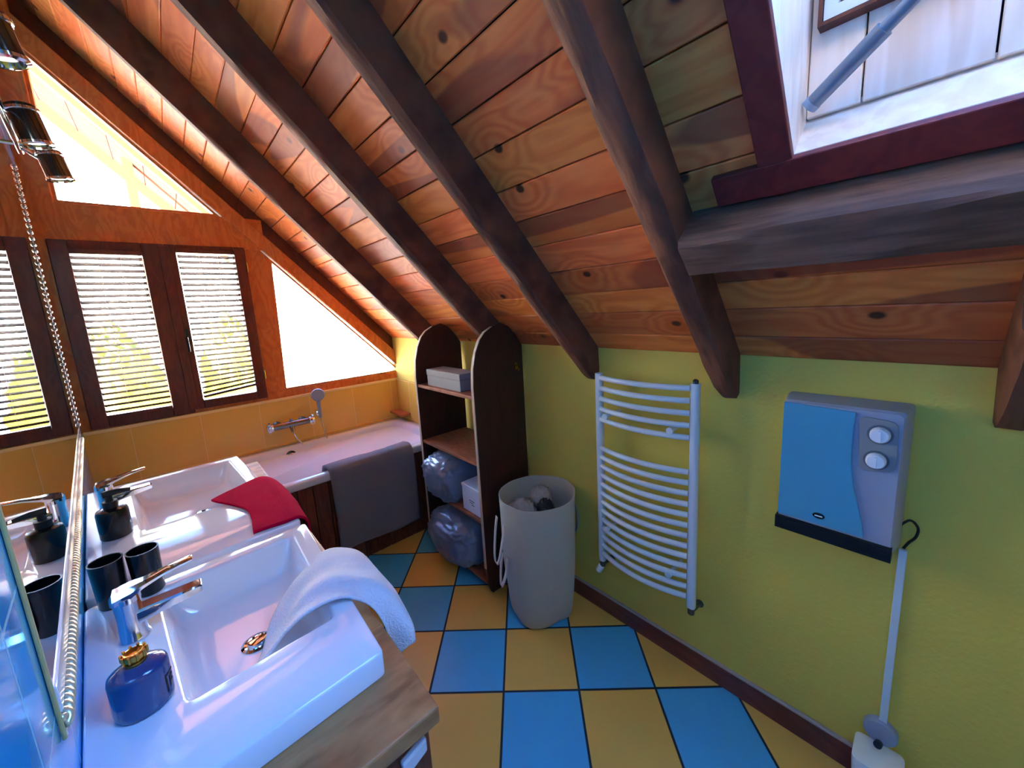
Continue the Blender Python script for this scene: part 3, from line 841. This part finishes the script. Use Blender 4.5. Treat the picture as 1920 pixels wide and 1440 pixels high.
# rows run from inside the bowl, over the front rim, to the hanging hem; columns from the near to the far edge
cloth('hand_towel', [
    [(.030, .905, .838), (.050, .955, .826), (.075, 1.02, .828)],
    [(.085, .900, .890), (.105, .975, .862), (.112, 1.085, .845)],
    [(.140, .888, .918), (.165, .980, .915), (.190, 1.110, .890)],
    [(.200, .880, .926), (.235, .965, .923), (.250, 1.120, .911)],
    [(.235, .865, .908), (.300, .910, .908), (.305, 1.080, .902)],
    [(.268, .845, .868), (.330, .850, .868), (.335, 1.000, .862)],
    [(.283, .815, .815), (.338, .800, .828), (.345, .950, .820)],
    [(.283, .800, .772), (.335, .785, .790), (.345, .920, .790)],
], M_TOWEL, 'white hand towel draped from the near washbasin over its front rim', 'towel', 44, 36, .0035, 13, 3, .006, fold=.0032)
cloth('hand_towel', [
    [(.030, 1.785, .909), (.105, 1.620, .910), (.118, 1.500, .911), (.108, 1.390, .911)],
    [(.085, 1.815, .912), (.150, 1.680, .916), (.165, 1.530, .916), (.150, 1.386, .912)],
    [(.150, 1.850, .916), (.190, 1.720, .920), (.205, 1.560, .918), (.195, 1.383, .912)],
    [(.212, 1.860, .915), (.232, 1.720, .917), (.240, 1.560, .915), (.236, 1.386, .911)],
    [(.258, 1.840, .880), (.266, 1.700, .884), (.268, 1.560, .882), (.264, 1.400, .880)],
    [(.266, 1.820, .820), (.272, 1.690, .815), (.274, 1.560, .812), (.270, 1.420, .815)],
], M_RED, 'crimson hand towel lying over the front corner of the far washbasin', 'towel', 40, 30, .0025, 12, 8, .007)

# ------------------------------------------------------------------ mirror on the tiled wall
my0, my1, mz0, mz1 = .772, 2.84, 1.088, 2.32
mir = thing('wall_mirror', W((my0+my1)/2, .004, mz0), 'large wall mirror above the basins with a rope pattern lower border', 'mirror')
MR = math.radians(.0)
def WM(y, off, z): return W(y, off, z)
def wbar(bm, y0, y1, o0, o1, z0, z1):
    hexa(bm, [WM(y0, o0, z0), WM(y0, o1, z0), WM(y1, o1, z0), WM(y1, o0, z0), WM(y0, o0, z1), WM(y0, o1, z1), WM(y1, o1, z1), WM(y1, o0, z1)])
bm = B(); wbar(bm, my0, my1, .001, .005, mz0, mz1); obj('glass', bm, M_MIRROR, mir)
bm = B(); wbar(bm, my0, my1, .001, .0075, mz0-.042, mz0); obj('white_border', bm, M_LIGHTTILE, mir, bevel=.003)
bm = B()
n = 900
for ph in (0, math.pi):
    pts = []
    for i in range(n+1):
        y = my0+(my1-my0)*i/n; a = y*2*math.pi/.030+ph
        pts.append(WM(y, .0065+.0040*math.cos(a), mz0-.056+.0055*math.sin(a)))
    tube(bm, pts, .0058, 7)
obj('rope_border', bm, M_ROPE, mir, smooth=True)
bm = B(); wbar(bm, my0, my1, .001, .006, mz0-.080, mz0-.071); obj('lower_trim', bm, M_LIGHTTILE, mir, bevel=.002)
bm = B(); wbar(bm, my1, my1+.075, .001, .006, mz0-.08, mz1); obj('edge_strip', bm, M_BEADBACK, mir)
for dy in (.018, .056):
    bm = B()
    for k in range(44):
        z = mz0+.01+k*.0285
        c = WM(my1+dy, .007, z)
        m = bmesh.ops.create_icosphere(bm, subdivisions=2, radius=.0075)
        bmesh.ops.translate(bm, verts=m['verts'], vec=c)
    obj('bead_border', bm, M_BEAD, mir, smooth=True)
bm = B(); wbar(bm, my0-.006, my0, .0005, .0055, mz0-.08, mz1); obj('edge_strip', bm, plain('yellow_edge', (186, 172, 116), .35, var=.15, scale=40), mir, bevel=.002)

# spotlights on a rail over the mirror
rl = thing('spotlight_rail', W(1.6, .03, 2.1), 'chrome rail of ceiling-facing spotlights above the mirror', 'light fixture')
rl['label'] = 'chrome spotlight rail above the mirror with three dark round heads'
ra, rb = V((-.205, 1.20, 2.05)), V((-.268, 2.30, 2.175))
ra = W(1.15, .055, 2.07); rb = W(2.15, .055, 2.185)
bm = B(); tube(bm, [ra, rb], .007, 12); 
for t in (.15, .85):
    p = ra.lerp(rb, t); tube(bm, [p, p-WN*.05], .006, 10)
obj('rail', bm, M_CHROME, rl, smooth=True, angle=40)
for c, r, h in (((-.140, 1.10, 2.062), .026, .066), ((-.182, 1.58, 2.085), .029, .085), ((-.200, 2.06, 2.125), .032, .085)):
    c = V(c); ax = V((.18, .0, -1)).normalized()
    bm = B(); lathe(bm, [(r*.55, -.012), (r*.95, -.006), (r, 0), (r, h), (r*.88, h), (r*.85, h-.012), (0, h-.016)], c-ax*h*.5, ax, 28)
    sp = obj('spot_head', bm, M_DARKCHROME, rl, smooth=True, angle=40)
    bm = B(); lathe(bm, [(r+.001, 0), (r+.0035, .002), (r+.0035, .008), (r+.001, .010)], c-ax*h*.5, ax, 28)
    obj('ring', bm, M_CHROME, sp, smooth=True, angle=40)
    bm = B(); lathe(bm, [(r+.001, h-.008), (r+.003, h-.006), (r+.003, h), (r*.86, h+.002), (r*.84, h-.004)], c-ax*h*.5, ax, 28)
    obj('ring', bm, M_CHROME, sp, smooth=True, angle=40)
    q = ra.lerp(rb, max(0, min(1, (c.y-ra.y)/(rb.y-ra.y))))
    bm = B(); tube(bm, [q, c], .005, 8); obj('arm', bm, M_CHROME, sp, smooth=True)

# ------------------------------------------------------------------ bath
ZR = .64; by0, by1 = 2.372, YG-.003; bx0, bx1 = wx(2.8)-.02, XW-.016
bath = thing('bathtub', (.55, 2.8, 0), 'white bathtub with wooden panel under the gable windows', 'bathtub')
outer = [(wx(by0)+.01, by0), (bx1, by0), (bx1, by1), (wx(by1)+.01, by1)]
I0 = inset(outer, [.075, .06, .075, .10])
bm = B()
O = lambda d, rr: rpoly(inset(outer, d) if d else outer, rr)
I = lambda d, rr: rpoly(inset(I0, d), rr, 7)
# sloped right end
def I2(d, rr, right): return rpoly(inset(I0, [d, right, d, d]), rr, 7)
O = lambda d, rr: rpoly(inset(outer, d) if d else outer, rr, 7)
loops(bm, [(O(.004, .02), ZR-.045), (O(0, .02), ZR-.040), (O(0, .02), ZR-.006), (O(.004, .02), ZR), (I(-.012, .10), ZR), (I(0, .10), ZR-.004), (I(.008, .10), ZR-.02),
           (I2(.03, .11, .12), ZR-.20), (I2(.05, .12, .26), ZR-.36), (I2(.09, .12, .36), ZR-.42), (I2(.16, .10, .45), ZR-.435)])
obj('tub', bm, M_TUB, bath, smooth=True, angle=60)
bm = B()
x = outer[0][0]; k = 0
while x < XW-.02:
    w = .085
    box(bm, x+.0015, min(x+w, XW-.016)-.0015, by0+.012, by0+.030, 0, ZR-.045); x += w; k += 1
pn = obj('panel', bm, wood('bath_panel', (82, 42, 26), (126, 70, 42), grain=(4, 4, .8), scale=3, rough=.5, island=.18), bath, bevel=.003, segs=1)
bm = B()
oc = V((.545, 3.104, .578))
lathe(bm, [(.036, 0), (.036, .006), (.030, .010)], oc, (0, -1, .1), 28)
obj('overflow_plate', bm, M_DARKMETAL, bath, smooth=True, angle=40)
bm = B(); lathe(bm, [(.022, .006), (.023, .024), (.018, .033), (.009, .037), (0, .038)], oc, (0, -1, .1), 28)
for k in range(3):
    a = k*2.094+.4; tube(bm, [oc+V((0, -.026, 0)), oc+V((.031*math.cos(a), -.026, .031*math.sin(a)))], [.008, .006], 8)
obj('overflow_knob', bm, M_CHROME, bath, smooth=True, angle=40)
bm = B(); tube(bm, [oc+V((0, -.01, -.03)), oc+V((.006, -.012, -.12)), oc+V((.02, -.02, -.25))], .004, 8); obj('overflow_pipe', bm, M_CHROME, bath, smooth=True)

# bath mixer on the gable tiles
bmx = thing('bath_mixer', (.58, YG, .80), 'chrome bath mixer with two handles on the yellow tiles', 'tap')
bm = B(); ym = YG-.052
tube(bm, [(.46, ym, .80), (.71, ym, .80)], .024, 20)
for x in (.50, .67):
    tube(bm, [(x, ym, .80), (x, YG-.001, .80)], .012, 14); lathe(bm, [(.03, 0), (.03, .006), (.014, .012)], (x, YG-.001, .80), (0, -1, 0), 22)
tube(bm, [(.585, ym, .80), (.585, ym-.012, .77), (.585, ym-.03, .745)], [.018, .016, .013], 16)
lathe(bm, [(.011, 0), (.011, .02), (.007, .024), (.0, .025)], (.585, ym, .818), (0, 0, 1), 12)
obj('body', bm, M_MIXER, bmx, smooth=True, angle=40)
for s, x in ((-1, .47), (1, .70)):
    bm = B()
    lathe(bm, [(.024, 0), (.031, .004), (.031, .036), (.026, .042), (0, .043)], (x, ym, .80), (s, 0, 0), 22)
    for k in range(4):
        a = k*math.pi/2+.5
        tube(bm, [(x+s*.024, ym, .80), (x+s*.028, ym+.046*math.cos(a), .80+.046*math.sin(a))], [.009, .007], 8)
    obj('handle', bm, M_CHROME, bmx, smooth=True, angle=40)
hs = thing('hand_shower', (.79, YG-.02, .86), 'grey chrome hand shower in its wall holder above the bath', 'hand shower')
bm = B()
lathe(bm, [(.020, 0), (.020, .008), (.012, .012), (.011, .035)], (.79, YG-.001, .83), (0, -1, 0), 18)
obj('holder', bm, M_CHROME, hs, smooth=True, angle=40)
bm = B()
tube(bm, [(.79, YG-.040, .80), (.79, YG-.044, .86), (.788, YG-.052, .93), (.786, YG-.066, .975)], [.011, .013, .016, .02], 14)
lathe(bm, [(.015, -.02), (.034, -.008), (.046, .004), (.048, .014), (.044, .02), (0, .022)], (.784, YG-.075, .985), (-.15, -1, .15), 28)
obj('handset', bm, M_GREYPL, hs, smooth=True, angle=45)
bm = B()
pts = []
for i in range(31):
    t = i/30
    p = V((.585, ym-.01, .74)).lerp(V((.79, YG-.042, .80)), t)
    p.z -= .30*math.sin(math.pi*t)**.8*(1-.25*t); p.y -= .05*math.sin(math.pi*t); p.x += .10*math.sin(math.pi*t)
    pts.append(p)
tube(bm, pts, .0055, 8); obj('hose', bm, M_CHROME, hs, smooth=True)

# bath mat over the rim
rows = []
for v in range(7):
    x = .592+(1.128-.592)*v/6
    wv = .006*math.sin(v*1.3)
    rows.append([(x-.002, 2.50, .600+wv), (x, 2.475, .652+wv), (x, 2.43, .668), (x+.001, 2.385, .672), (x+.002, 2.352, .655), (x+.002, 2.338, .60+wv*.3), (x+.004, 2.334+wv*.4, .45), (x+.006, 2.336+wv, .30), (x+.006, 2.338+wv, .135+.006*math.sin(v))])
cols = list(map(list, zip(*rows)))
cloth('bath_mat', cols, M_MAT, 'grey bath mat hanging over the front rim of the bathtub', 'bath mat', 50, 30, .0012, 20, 2, .016)

# ------------------------------------------------------------------ shelf unit
SX = 1.105; yR, yL = 1.54, 2.135
su = thing('shelf_unit', (1.29, 1.85, 0), 'tall dark wooden shelf unit with rounded tops in the corner', 'shelf unit')
prof = [(SX+.03, 0), (XW-.016, 0), (XW-.016, 1.352), (1.41, 1.414), (1.36, 1.464), (1.31, 1.486), (1.25, 1.470), (1.20, 1.445), (1.165, 1.41), (1.135, 1.35), (1.113, 1.27), (SX, 1.17), (SX, .16), (SX+.012, .05)]
for y in (yR, yL):
    bm = B(); prism(bm, [(p[0], y, p[1]) for p in prof], (0, .022, 0)); sp = obj('side_panel', bm, M_SHELF, su, bevel=.002)
    bm = B()   # pale edge band on the front curve
    fe = [p for p in prof if p[0] < 1.26 and p[1] > .1]
    fe = sorted(fe, key=lambda p: p[1])
    a = [V((p[0]-.0015, y+.002, p[1])) for p in fe]; b2 = [V((p[0]-.0015, y+.020, p[1])) for p in fe]
    grid(bm, [a, b2]); obj('edge_band', bm, M_EDGE, sp, solid=.003)
for z in (1.105, .745, .415, .06):
    bm = B(); box(bm, SX+.004, XW-.03, yR+.022, yL, z, z+.018); obj('shelf', bm, M_SHELFTOP, su, bevel=.002)
bm = B()
tube(bm, [(1.397, yR-.001, 1.25), (1.397, yR-.012, 1.245), (1.397, yR-.014, 1.228), (1.397, yR-.022, 1.22), (1.397, yR-.026, 1.232)], .004, 8)
box(bm, 1.389, 1.405, yR-.003, yR, 1.225, 1.262)
obj('hook', bm, M_BRASS, su, smooth=True, angle=40)

gb = thing('grey_box', (1.20, 1.88, 1.123), 'flat grey lidded box on the top shelf', 'box')
bm = B(); box(bm, 1.135, 1.255, 1.705, 2.055, 1.1235, 1.185); obj('body', bm, M_GREYBOX, gb, bevel=.003)
bm = B(); box(bm, 1.133, 1.257, 1.703, 2.057, 1.186, 1.222); obj('lid', bm, M_GREYBOX, gb, bevel=.003)
wbx = thing('white_box', (1.25, 1.66, .433), 'small white carton on the shelf in front of the blue grey bag', 'box')
bm = B(); box(bm, 1.125, 1.30, 1.585, 1.755, .4335, .575); obj('body', bm, M_WBOX, wbx, bevel=.003)
bm = B(); box(bm, 1.122, 1.302, 1.583, 1.757, .574, .592); obj('lid', bm, M_WBOX, wbx, bevel=.003)
bm = B()
for k, (a, b2) in enumerate(((.0, .05), (.012, .045), (.004, .03))):
    box(bm, 1.1238, 1.1252, 1.64+a, 1.64+b2, .505-k*.012, .509-k*.012)
obj('print', bm, plain('print_ink', (90, 100, 120), .6), wbx)

def bag(c, r, seed, label):
    bm = B()
    bmesh.ops.create_icosphere(bm, subdivisions=5, radius=1)
    for v in bm.verts:
        n = v.co.normalized()
        q = V([math.copysign(abs(a)**.62, a) for a in n])
        f = 1+.10*noise.noise(n*2.0+V((seed, 0, 0)))
        rid = 1-abs(noise.noise(n*4.5+V((0, seed, 2))))
        f += .07*(rid**6)+.035*noise.noise(n*11+V((seed, 2, 0)))
        z = q.z
        v.co = V((c[0]+q.x*r[0]*f, c[1]+q.y*r[1]*f, max(c[2]+q.z*r[2]*f, c[2]-r[2])))
    o = obj('packed_bag', bm, M_BAG, origin=(c[0], c[1], c[2]-r[2]), smooth=True)
    return tag(o, label, 'bag', 'blue grey plastic bags of linen on the shelves')
bag((1.21, 1.945, .434+.135), (.165, .165, .134), 1, 'blue grey plastic bag of linen on the shelf beside the white carton')
bag((1.20, 1.865, .079+.135), (.180, .215, .134), 4, 'blue grey plastic bag of linen on the bottom shelf')

# ------------------------------------------------------------------ laundry hamper
hb = thing('laundry_hamper', (1.25, 1.26, 0), 'tall beige canvas laundry hamper between shelf unit and radiator', 'laundry hamper')
hc = V((1.248, 1.282, 0)); HZ = .645
def hring(z, s, ex, wob=.0):
    out = []
    for k in range(56):
        a = 2*math.pi*k/56
        c, s_ = math.cos(a+.0), math.sin(a)
        e = ex
        rr = 1/((abs(c)**e+abs(s_)**e)**(1/e))
        ang = math.radians(-19)
        x, y = rr*c*s[0], rr*s_*s[1]
        f = 1+wob*noise.noise(V((c*2.2, s_*2.2, z*4)))
        x *= f; y *= f
        out.append((hc.x+x*math.cos(ang)-y*math.sin(ang)+.012*(z/HZ), hc.y+x*math.sin(ang)+y*math.cos(ang), z))
    return out
rows = []
for z, s, e in ((.0, .115, 3.4), (.012, .132, 3.4), (.05, .140, 3.2), (.15, .150, 3.0), (.30, .160, 2.6), (.45, .166, 2.3), (.56, .172, 2.1), (HZ-.02, .175, 2.05), (HZ, .176, 2.05), (HZ-.001, .172, 2.05), (HZ-.08, .168, 2.1), (.30, .155, 2.5), (.05, .13, 3.)):
    rows.append(hring(z, (s*1.085, s*1.05), e, .05))
bm = B(); vs = grid(bm, rows, closed_v=True); bm.faces.new(vs[0][::-1]); bm.faces.new(vs[-1])
obj('canvas_body', bm, M_HAMPER, hb, smooth=True, angle=60)
def strap(bm, pts, wv, wd=.011):
    pts = [V(p) for p in pts]; wv = V(wv).normalized()*wd
    A = interp([[p-wv, p+wv] for p in pts], 24, 2)
    grid(bm, A)
dl = V((-.86, -.10, 0)).normalized()
dl = V((-.9, .28, 0)).normalized()
tv = V((-dl.y, dl.x, 0))
o1 = hc+dl*.196
bm = B()
strap(bm, [o1+tv*.045+V((0, 0, .55)), o1+tv*.045+dl*.012+V((0, 0, .48)), o1+tv*.03+dl*.03+V((0, 0, .37)), o1+dl*.036+V((0, 0, .335)), o1-tv*.03+dl*.03+V((0, 0, .37)), o1-tv*.045+dl*.012+V((0, 0, .48)), o1-tv*.045+V((0, 0, .55))], tv)
obj('handle', bm, M_STRAP, hb, solid=.003, smooth=True)
bm = B(); o2 = hc+dl*.184
strap(bm, [o2+tv*.03+V((0, 0, .36)), o2+tv*.03+dl*.014+V((0, 0, .28)), o2+dl*.03+V((0, 0, .205)), o2-tv*.03+dl*.014+V((0, 0, .28)), o2-tv*.03+V((0, 0, .36))], tv)
obj('handle', bm, M_STRAP, hb, solid=.003, smooth=True)
dr = V((.93, -.36, 0)).normalized(); tr_ = V((-dr.y, dr.x, 0)); o3 = hc+dr*.194
bm = B()
strap(bm, [o3+tr_*.04+V((.01, 0, .55)), o3+tr_*.04+dr*.02+V((0, 0, .48)), o3+dr*.03+V((0, 0, .37)), o3-tr_*.04+dr*.02+V((0, 0, .48)), o3-tr_*.04+V((.01, 0, .55))], tr_)
obj('handle', bm, M_STRAP, hb, solid=.003, smooth=True)
bm = B()
dn_ = V((-.25, -.97, 0)).normalized()
def lump(name, c, r, seed, mat, label, cat):
    bm = B(); bmesh.ops.create_icosphere(bm, subdivisions=4, radius=1)
    for v in bm.verts:
        n = v.co.normalized()
        rid = 1-abs(noise.noise(n*3+V((seed, 0, 0))))
        f = .85+.28*rid**4+.10*noise.noise(n*6+V((seed, 1, 1)))
        v.co = V((c[0]+n.x*r[0]*f, c[1]+n.y*r[1]*f, c[2]+n.z*r[2]*f))
    return tag(obj(name, bm, mat, origin=(c[0], c[1], c[2]-r[2]), smooth=True), label, cat)
lump('laundry', (1.185, 1.315, .550), (.068, .072, .070), 2, M_BEIGE, 'crumpled beige cloth in the hamper, left of the black one', 'laundry')
lump('laundry', (1.258, 1.222, .574), (.038, .044, .052), 5, M_BLACKMAT, 'crumpled black cloth in the middle of the hamper', 'laundry')
lump('laundry', (1.318, 1.310, .575), (.052, .062, .065), 9, M_BEIGE, 'crumpled beige cloth in the hamper, right of the black one', 'laundry')

# ------------------------------------------------------------------ towel radiator
rx = XW-.075
rad = thing('towel_radiator', (rx, .78, .345), 'white ladder towel radiator with curved bars on the yellow wall', 'radiator')
for y in (.99, .573):
    bm = B()
    c = [(rx-.016, y-.016), (rx+.016, y-.016), (rx+.016, y+.016), (rx-.016, y+.016)]
    rp = rpoly(c, .013, 5)
    loops(bm, [(rp, .345), (rp, 1.255)]); obj('upright', bm, M_RAD, rad, smooth=True, angle=45)
bars = [1.238-.0470*i for i in range(5)]+[.915-.0437*i for i in range(13)]
for z in bars:
    pts = []
    for i in range(17):
        t = i/16; y = .975+(.588-.975)*t
        pts.append((rx-.012-.048*(1-(2*t-1)**2)*.75, y, z))
    bm = B(); tube(bm, pts, .0112, 12); obj('bar', bm, M_RAD, rad, smooth=True, angle=60)
for y, z in ((.935, 1.075), (.648, 1.072), (.935, .545), (.648, .47)):
    bm = B(); tube(bm, [(XW-.001, y, z), (rx-.03, y, z)], .009, 12); lathe(bm, [(.013, 0), (.013, .012)], (rx-.045, y, z), (1, 0, 0), 14); obj('bracket', bm, M_RAD, rad, smooth=True, angle=40)
bm = B(); lathe(bm, [(.010, 0), (.010, .012), (.005, .016), (0, .016)], (rx, .573, 1.255), (0, 0, 1), 12); obj('air_vent', bm, M_DARKCHROME, rad, smooth=True, angle=40)
for y, z, s in ((.99, .345, 1), (.573, .345, 0)):
    bm = B()
    tube(bm, [(rx, y, z), (rx, y, z-.03)], .013, 14)
    tube(bm, [(rx, y, z-.022), (XW-.001, y-.004, z-.028)], .009, 12)
    lathe(bm, [(.016, 0), (.016, .004), (.012, .006)], (XW-.001, y-.004, z-.028), (-1, 0, 0), 16)
    v = obj('valve', bm, plain('valve_brass', (112, 104, 88), .3, metal=.9), rad, smooth=True, angle=40)
    if s:
        bm = B(); lathe(bm, [(.010, 0), (.015, .004), (.016, .03), (.013, .034), (0, .034)], (rx-.004, y+.004, z-.03), (-.35, .35, -.9), 16); obj('valve_cap', bm, M_KNOB, v, smooth=True, angle=40)

# ------------------------------------------------------------------ wall heater
hx = XW-.1
ht = thing('wall_heater', (XW, .17, .83), 'grey and blue wall fan heater with two white knobs', 'heater')
bm = B()
# tapered housing: slightly deeper at the top, side walls drafted
hy0, hy1, hz0, hz1 = .036, .300, .838, 1.242
c0 = rpoly([(hy0-.010, hz0), (hy1+.008, hz0), (hy1+.008, hz1+.006), (hy0-.010, hz1+.006)], .012, 4)
c1 = rpoly([(hy0, hz0+.004), (hy1, hz0+.004), (hy1, hz1), (hy0, hz1)], .014, 4)
def xl(bm, L):
    rings = [[bm.verts.new((x, p[0], p[1])) for p in poly] for poly, x in L]
    for A_, C_ in zip(rings, rings[1:]):
        n = len(A_)
        for k in range(n): bm.faces.new((A_[k], A_[(k+1) % n], C_[(k+1) % n], C_[k]))
    bm.faces.new(rings[0]); bm.faces.new(rings[-1][::-1])
c2 = rpoly([(hy0+.006, hz0+.008), (hy1-.004, hz0+.008), (hy1-.004, hz1-.006), (hy0+.006, hz1-.006)], .014, 4)
xl(bm, [(c0, XW-.0005), (c0, XW-.03), (c1, hx+.008), (c2, hx)])
obj('housing', bm, M_HGREY, ht, smooth=True, angle=30)
# blue front: its right edge is an S curve
bl = [(.298, .874), (.298, 1.236), (.134, 1.230)]
curve = [(.136, 1.18), (.136, 1.13), (.134, 1.08), (.126, 1.02), (.112, .96), (.102, .92), (.096, .874)]
bm = B(); prism(bm, [(hx-.0005, p[0], p[1]) for p in bl+curve], (-.007, 0, 0)); obj('front_panel', bm, M_HBLUE, ht, bevel=.002)['label'] = 'blue front panel'
bm = B(); box(bm, hx-.012, XW-.012, hy0+.002, hy1+.003, hz0-.012, hz0+.028)
for k in range(7):
    box(bm, hx-.014, hx-.011, hy0+.004, hy1, hz0-.010+k*.0055, hz0-.0075+k*.0055)
obj('grille', bm, M_BLACKMAT, ht)['label'] = 'black air grille'
bm = B()
cp = rpoly([(.046, 1.080), (.118, 1.066), (.126, 1.222), (.050, 1.216)], .02, 5)
prism(bm, [(hx-.0005, p[0], p[1]) for p in cp], (-.004, 0, 0)); pnl = obj('control_panel', bm, M_HDARK, ht, bevel=.001)
for y, z in ((.083, 1.178), (.086, 1.106)):
    bm = B(); lathe(bm, [(.026, 0), (.026, .003)], (hx-.004, y, z), (-1, 0, 0), 28); kr = obj('knob_ring', bm, plain('knob_ring', (96, 98, 100), .4), pnl, smooth=True, angle=40)
    bm = B(); lathe(bm, [(.021, .003), (.020, .016), (.017, .020), (0, .021)], (hx-.004, y, z), (-1, 0, 0), 28)
    box(bm, hx-.028, hx-.023, y-.0025, y+.0025, z-.014, z+.014); obj('knob', bm, M_KNOB, pnl, smooth=True, angle=40)
bm = B(); lathe(bm, [(.0145, 0), (.0145, .002), (.012, .003), (0, .003)], (hx-.0075, .196, .902), (-1, 0, 0), 28, sx=.62, sy=1); bd = obj('badge', bm, M_BLACK, ht, smooth=True, angle=40)
bm = B(); box(bm, hx-.0112, hx-.0104, .187, .205, .9005, .9035); obj('mark', bm, M_KNOB, bd)
bm = B()
cp_ = interp([[p, p] for p in ((XW-.03, .030, .905), (XW-.024, .012, .925), (XW-.016, -.004, .905), (XW-.012, -.002, .875), (XW-.010, .010, .852), (XW-.010, .019, .83))], 26, 2)
tube(bm, [r[0] for r in cp_], .0032, 8)
obj('cord', bm, M_BLACKMAT, ht, smooth=True)

# cable duct, round outlet, cream container
bm = B(); box(bm, XW-.014, XW-.0005, .010, .028, .235, .825)
tag(obj('cable_duct', bm, M_TRUNK, origin=(XW, .019, .235), bevel=.002), 'slim white cable duct running down from the wall heater', 'cable duct')
ou = thing('wall_outlet', (XW, .022, .205), 'round grey outlet cover at the lower end of the cable duct', 'outlet')
bm = B(); lathe(bm, [(.040, 0), (.040, .016), (.036, .022), (.0, .023)], (XW-.0005, .022, .208), (-1, 0, 0), 32); obj('cover', bm, M_GREYPL, ou, smooth=True, angle=40)
bm = B(); tube(bm, [(XW-.02, .022, .172), (XW-.055, .024, .196)], .010, 12); obj('plug', bm, M_BLACKMAT, ou, smooth=True, angle=40)
cr = thing('cream_container', (XW-.07, .02, 0), 'cream plastic container on the floor under the round outlet', 'container')
cpz = .176
bm = B(); rp = rpoly([(XW-.125, -.035), (XW-.018, -.035), (XW-.018, .075), (XW-.125, .075)], .02, 5)
rp2 = rpoly(inset([(XW-.125, -.035), (XW-.018, -.035), (XW-.018, .075), (XW-.125, .075)], .008), .018, 5)
loops(bm, [(rp2, 0), (rp, cpz-.02), (rp, cpz-.004), (rp2, cpz)]); obj('body', bm, M_CREAM, cr, smooth=True, angle=40)

# ------------------------------------------------------------------ camera
cam = bpy.data.cameras.new('camera'); co = bpy.data.objects.new('camera', cam); COL.objects.link(co)
R0 = V((0.74311644, -0.66672229, -0.0570907)); R1 = V((-0.14879935, -0.0814612, -0.98550638)); R2 = V((0.6524084, 0.74084105, -0.1597430))
M4 = Matrix(((R0.x, -R1.x, -R2.x, 0), (R0.y, -R1.y, -R2.y, 0), (R0.z, -R1.z, -R2.z, 1.5698), (0, 0, 0, 1)))
co.matrix_world = M4
cam.sensor_fit = 'HORIZONTAL'; cam.sensor_width = 36
cam.lens = 36*717.678/1920
cam.shift_x = (960-956.416)/1920
cam.shift_y = (689.934-720)/1920
cam.clip_start = .02
S.camera = co

# ------------------------------------------------------------------ sky and light
wd = bpy.data.worlds.new('sky'); S.world = wd; wd.use_nodes = True
nt = wd.node_tree; N = nt.nodes; L = nt.links; N.clear()
out = N.new('ShaderNodeOutputWorld'); bg = N.new('ShaderNodeBackground')
tc = N.new('ShaderNodeTexCoord'); sp = N.new('ShaderNodeSeparateXYZ')
mr = N.new('ShaderNodeMapRange'); mr.inputs['From Min'].default_value = -1; mr.inputs['From Max'].default_value = 1
cr = N.new('ShaderNodeValToRGB')
L.new(tc.outputs['Generated'], sp.inputs[0]); L.new(sp.outputs['Z'], mr.inputs['Value']); L.new(mr.outputs['Result'], cr.inputs['Fac'])
e = cr.color_ramp.elements
e[0].position = 0; e[0].color = (.9, .84, .66, 1)
e[1].position = 1; e[1].color = (.04, .26, .95, 1)
for p, c in ((.46, (.8,.78,.66,1)), (.50, (.95, .95, .92, 1)), (.60, (1, 1, 1, 1)), (.72, (.16, .42, .95, 1))):
    x = e.new(p); x.color = c
L.new(cr.outputs['Color'], bg.inputs['Color']); bg.inputs['Strength'].default_value = 16
L.new(bg.outputs[0], out.inputs['Surface'])

sd = bpy.data.lights.new('sun', 'SUN'); sd.energy = 700; sd.angle = .01; sd.color = (1, .95, .86)
so = bpy.data.objects.new('sun', sd); COL.objects.link(so); so.rotation_euler = V((.88, .12, -.46)).to_track_quat('-Z', 'Y').to_euler()
def portal(loc, rot_to, sx, sy):
    l = bpy.data.lights.new('daylight_portal', 'AREA'); l.shape = 'RECTANGLE'; l.size = sx; l.size_y = sy
    l.cycles.is_portal = True
    o = bpy.data.objects.new('daylight_portal', l); COL.objects.link(o); o.location = loc
    o.rotation_euler = V(rot_to).to_track_quat('-Z', 'Y').to_euler()
portal((.55, YG+.12, 1.9), (0, -1, 0), 2.0, 1.9)
pc = V(((XP+UX)/2, (OY0+OY1)/2, roof((XP+UX)/2)+GZ+.02))
portal(pc, -RN, 1.2, .9)

S.view_settings.view_transform = 'Standard'
S.view_settings.look = 'None'
S.view_settings.exposure = 0.95
S.view_settings.gamma = 1
S.view_settings.use_curve_mapping = False
try:
    S.cycles.max_bounces = 10; S.cycles.diffuse_bounces = 6; S.cycles.transparent_max_bounces = 16
    S.cycles.sample_clamp_indirect = 8
except Exception:
    pass
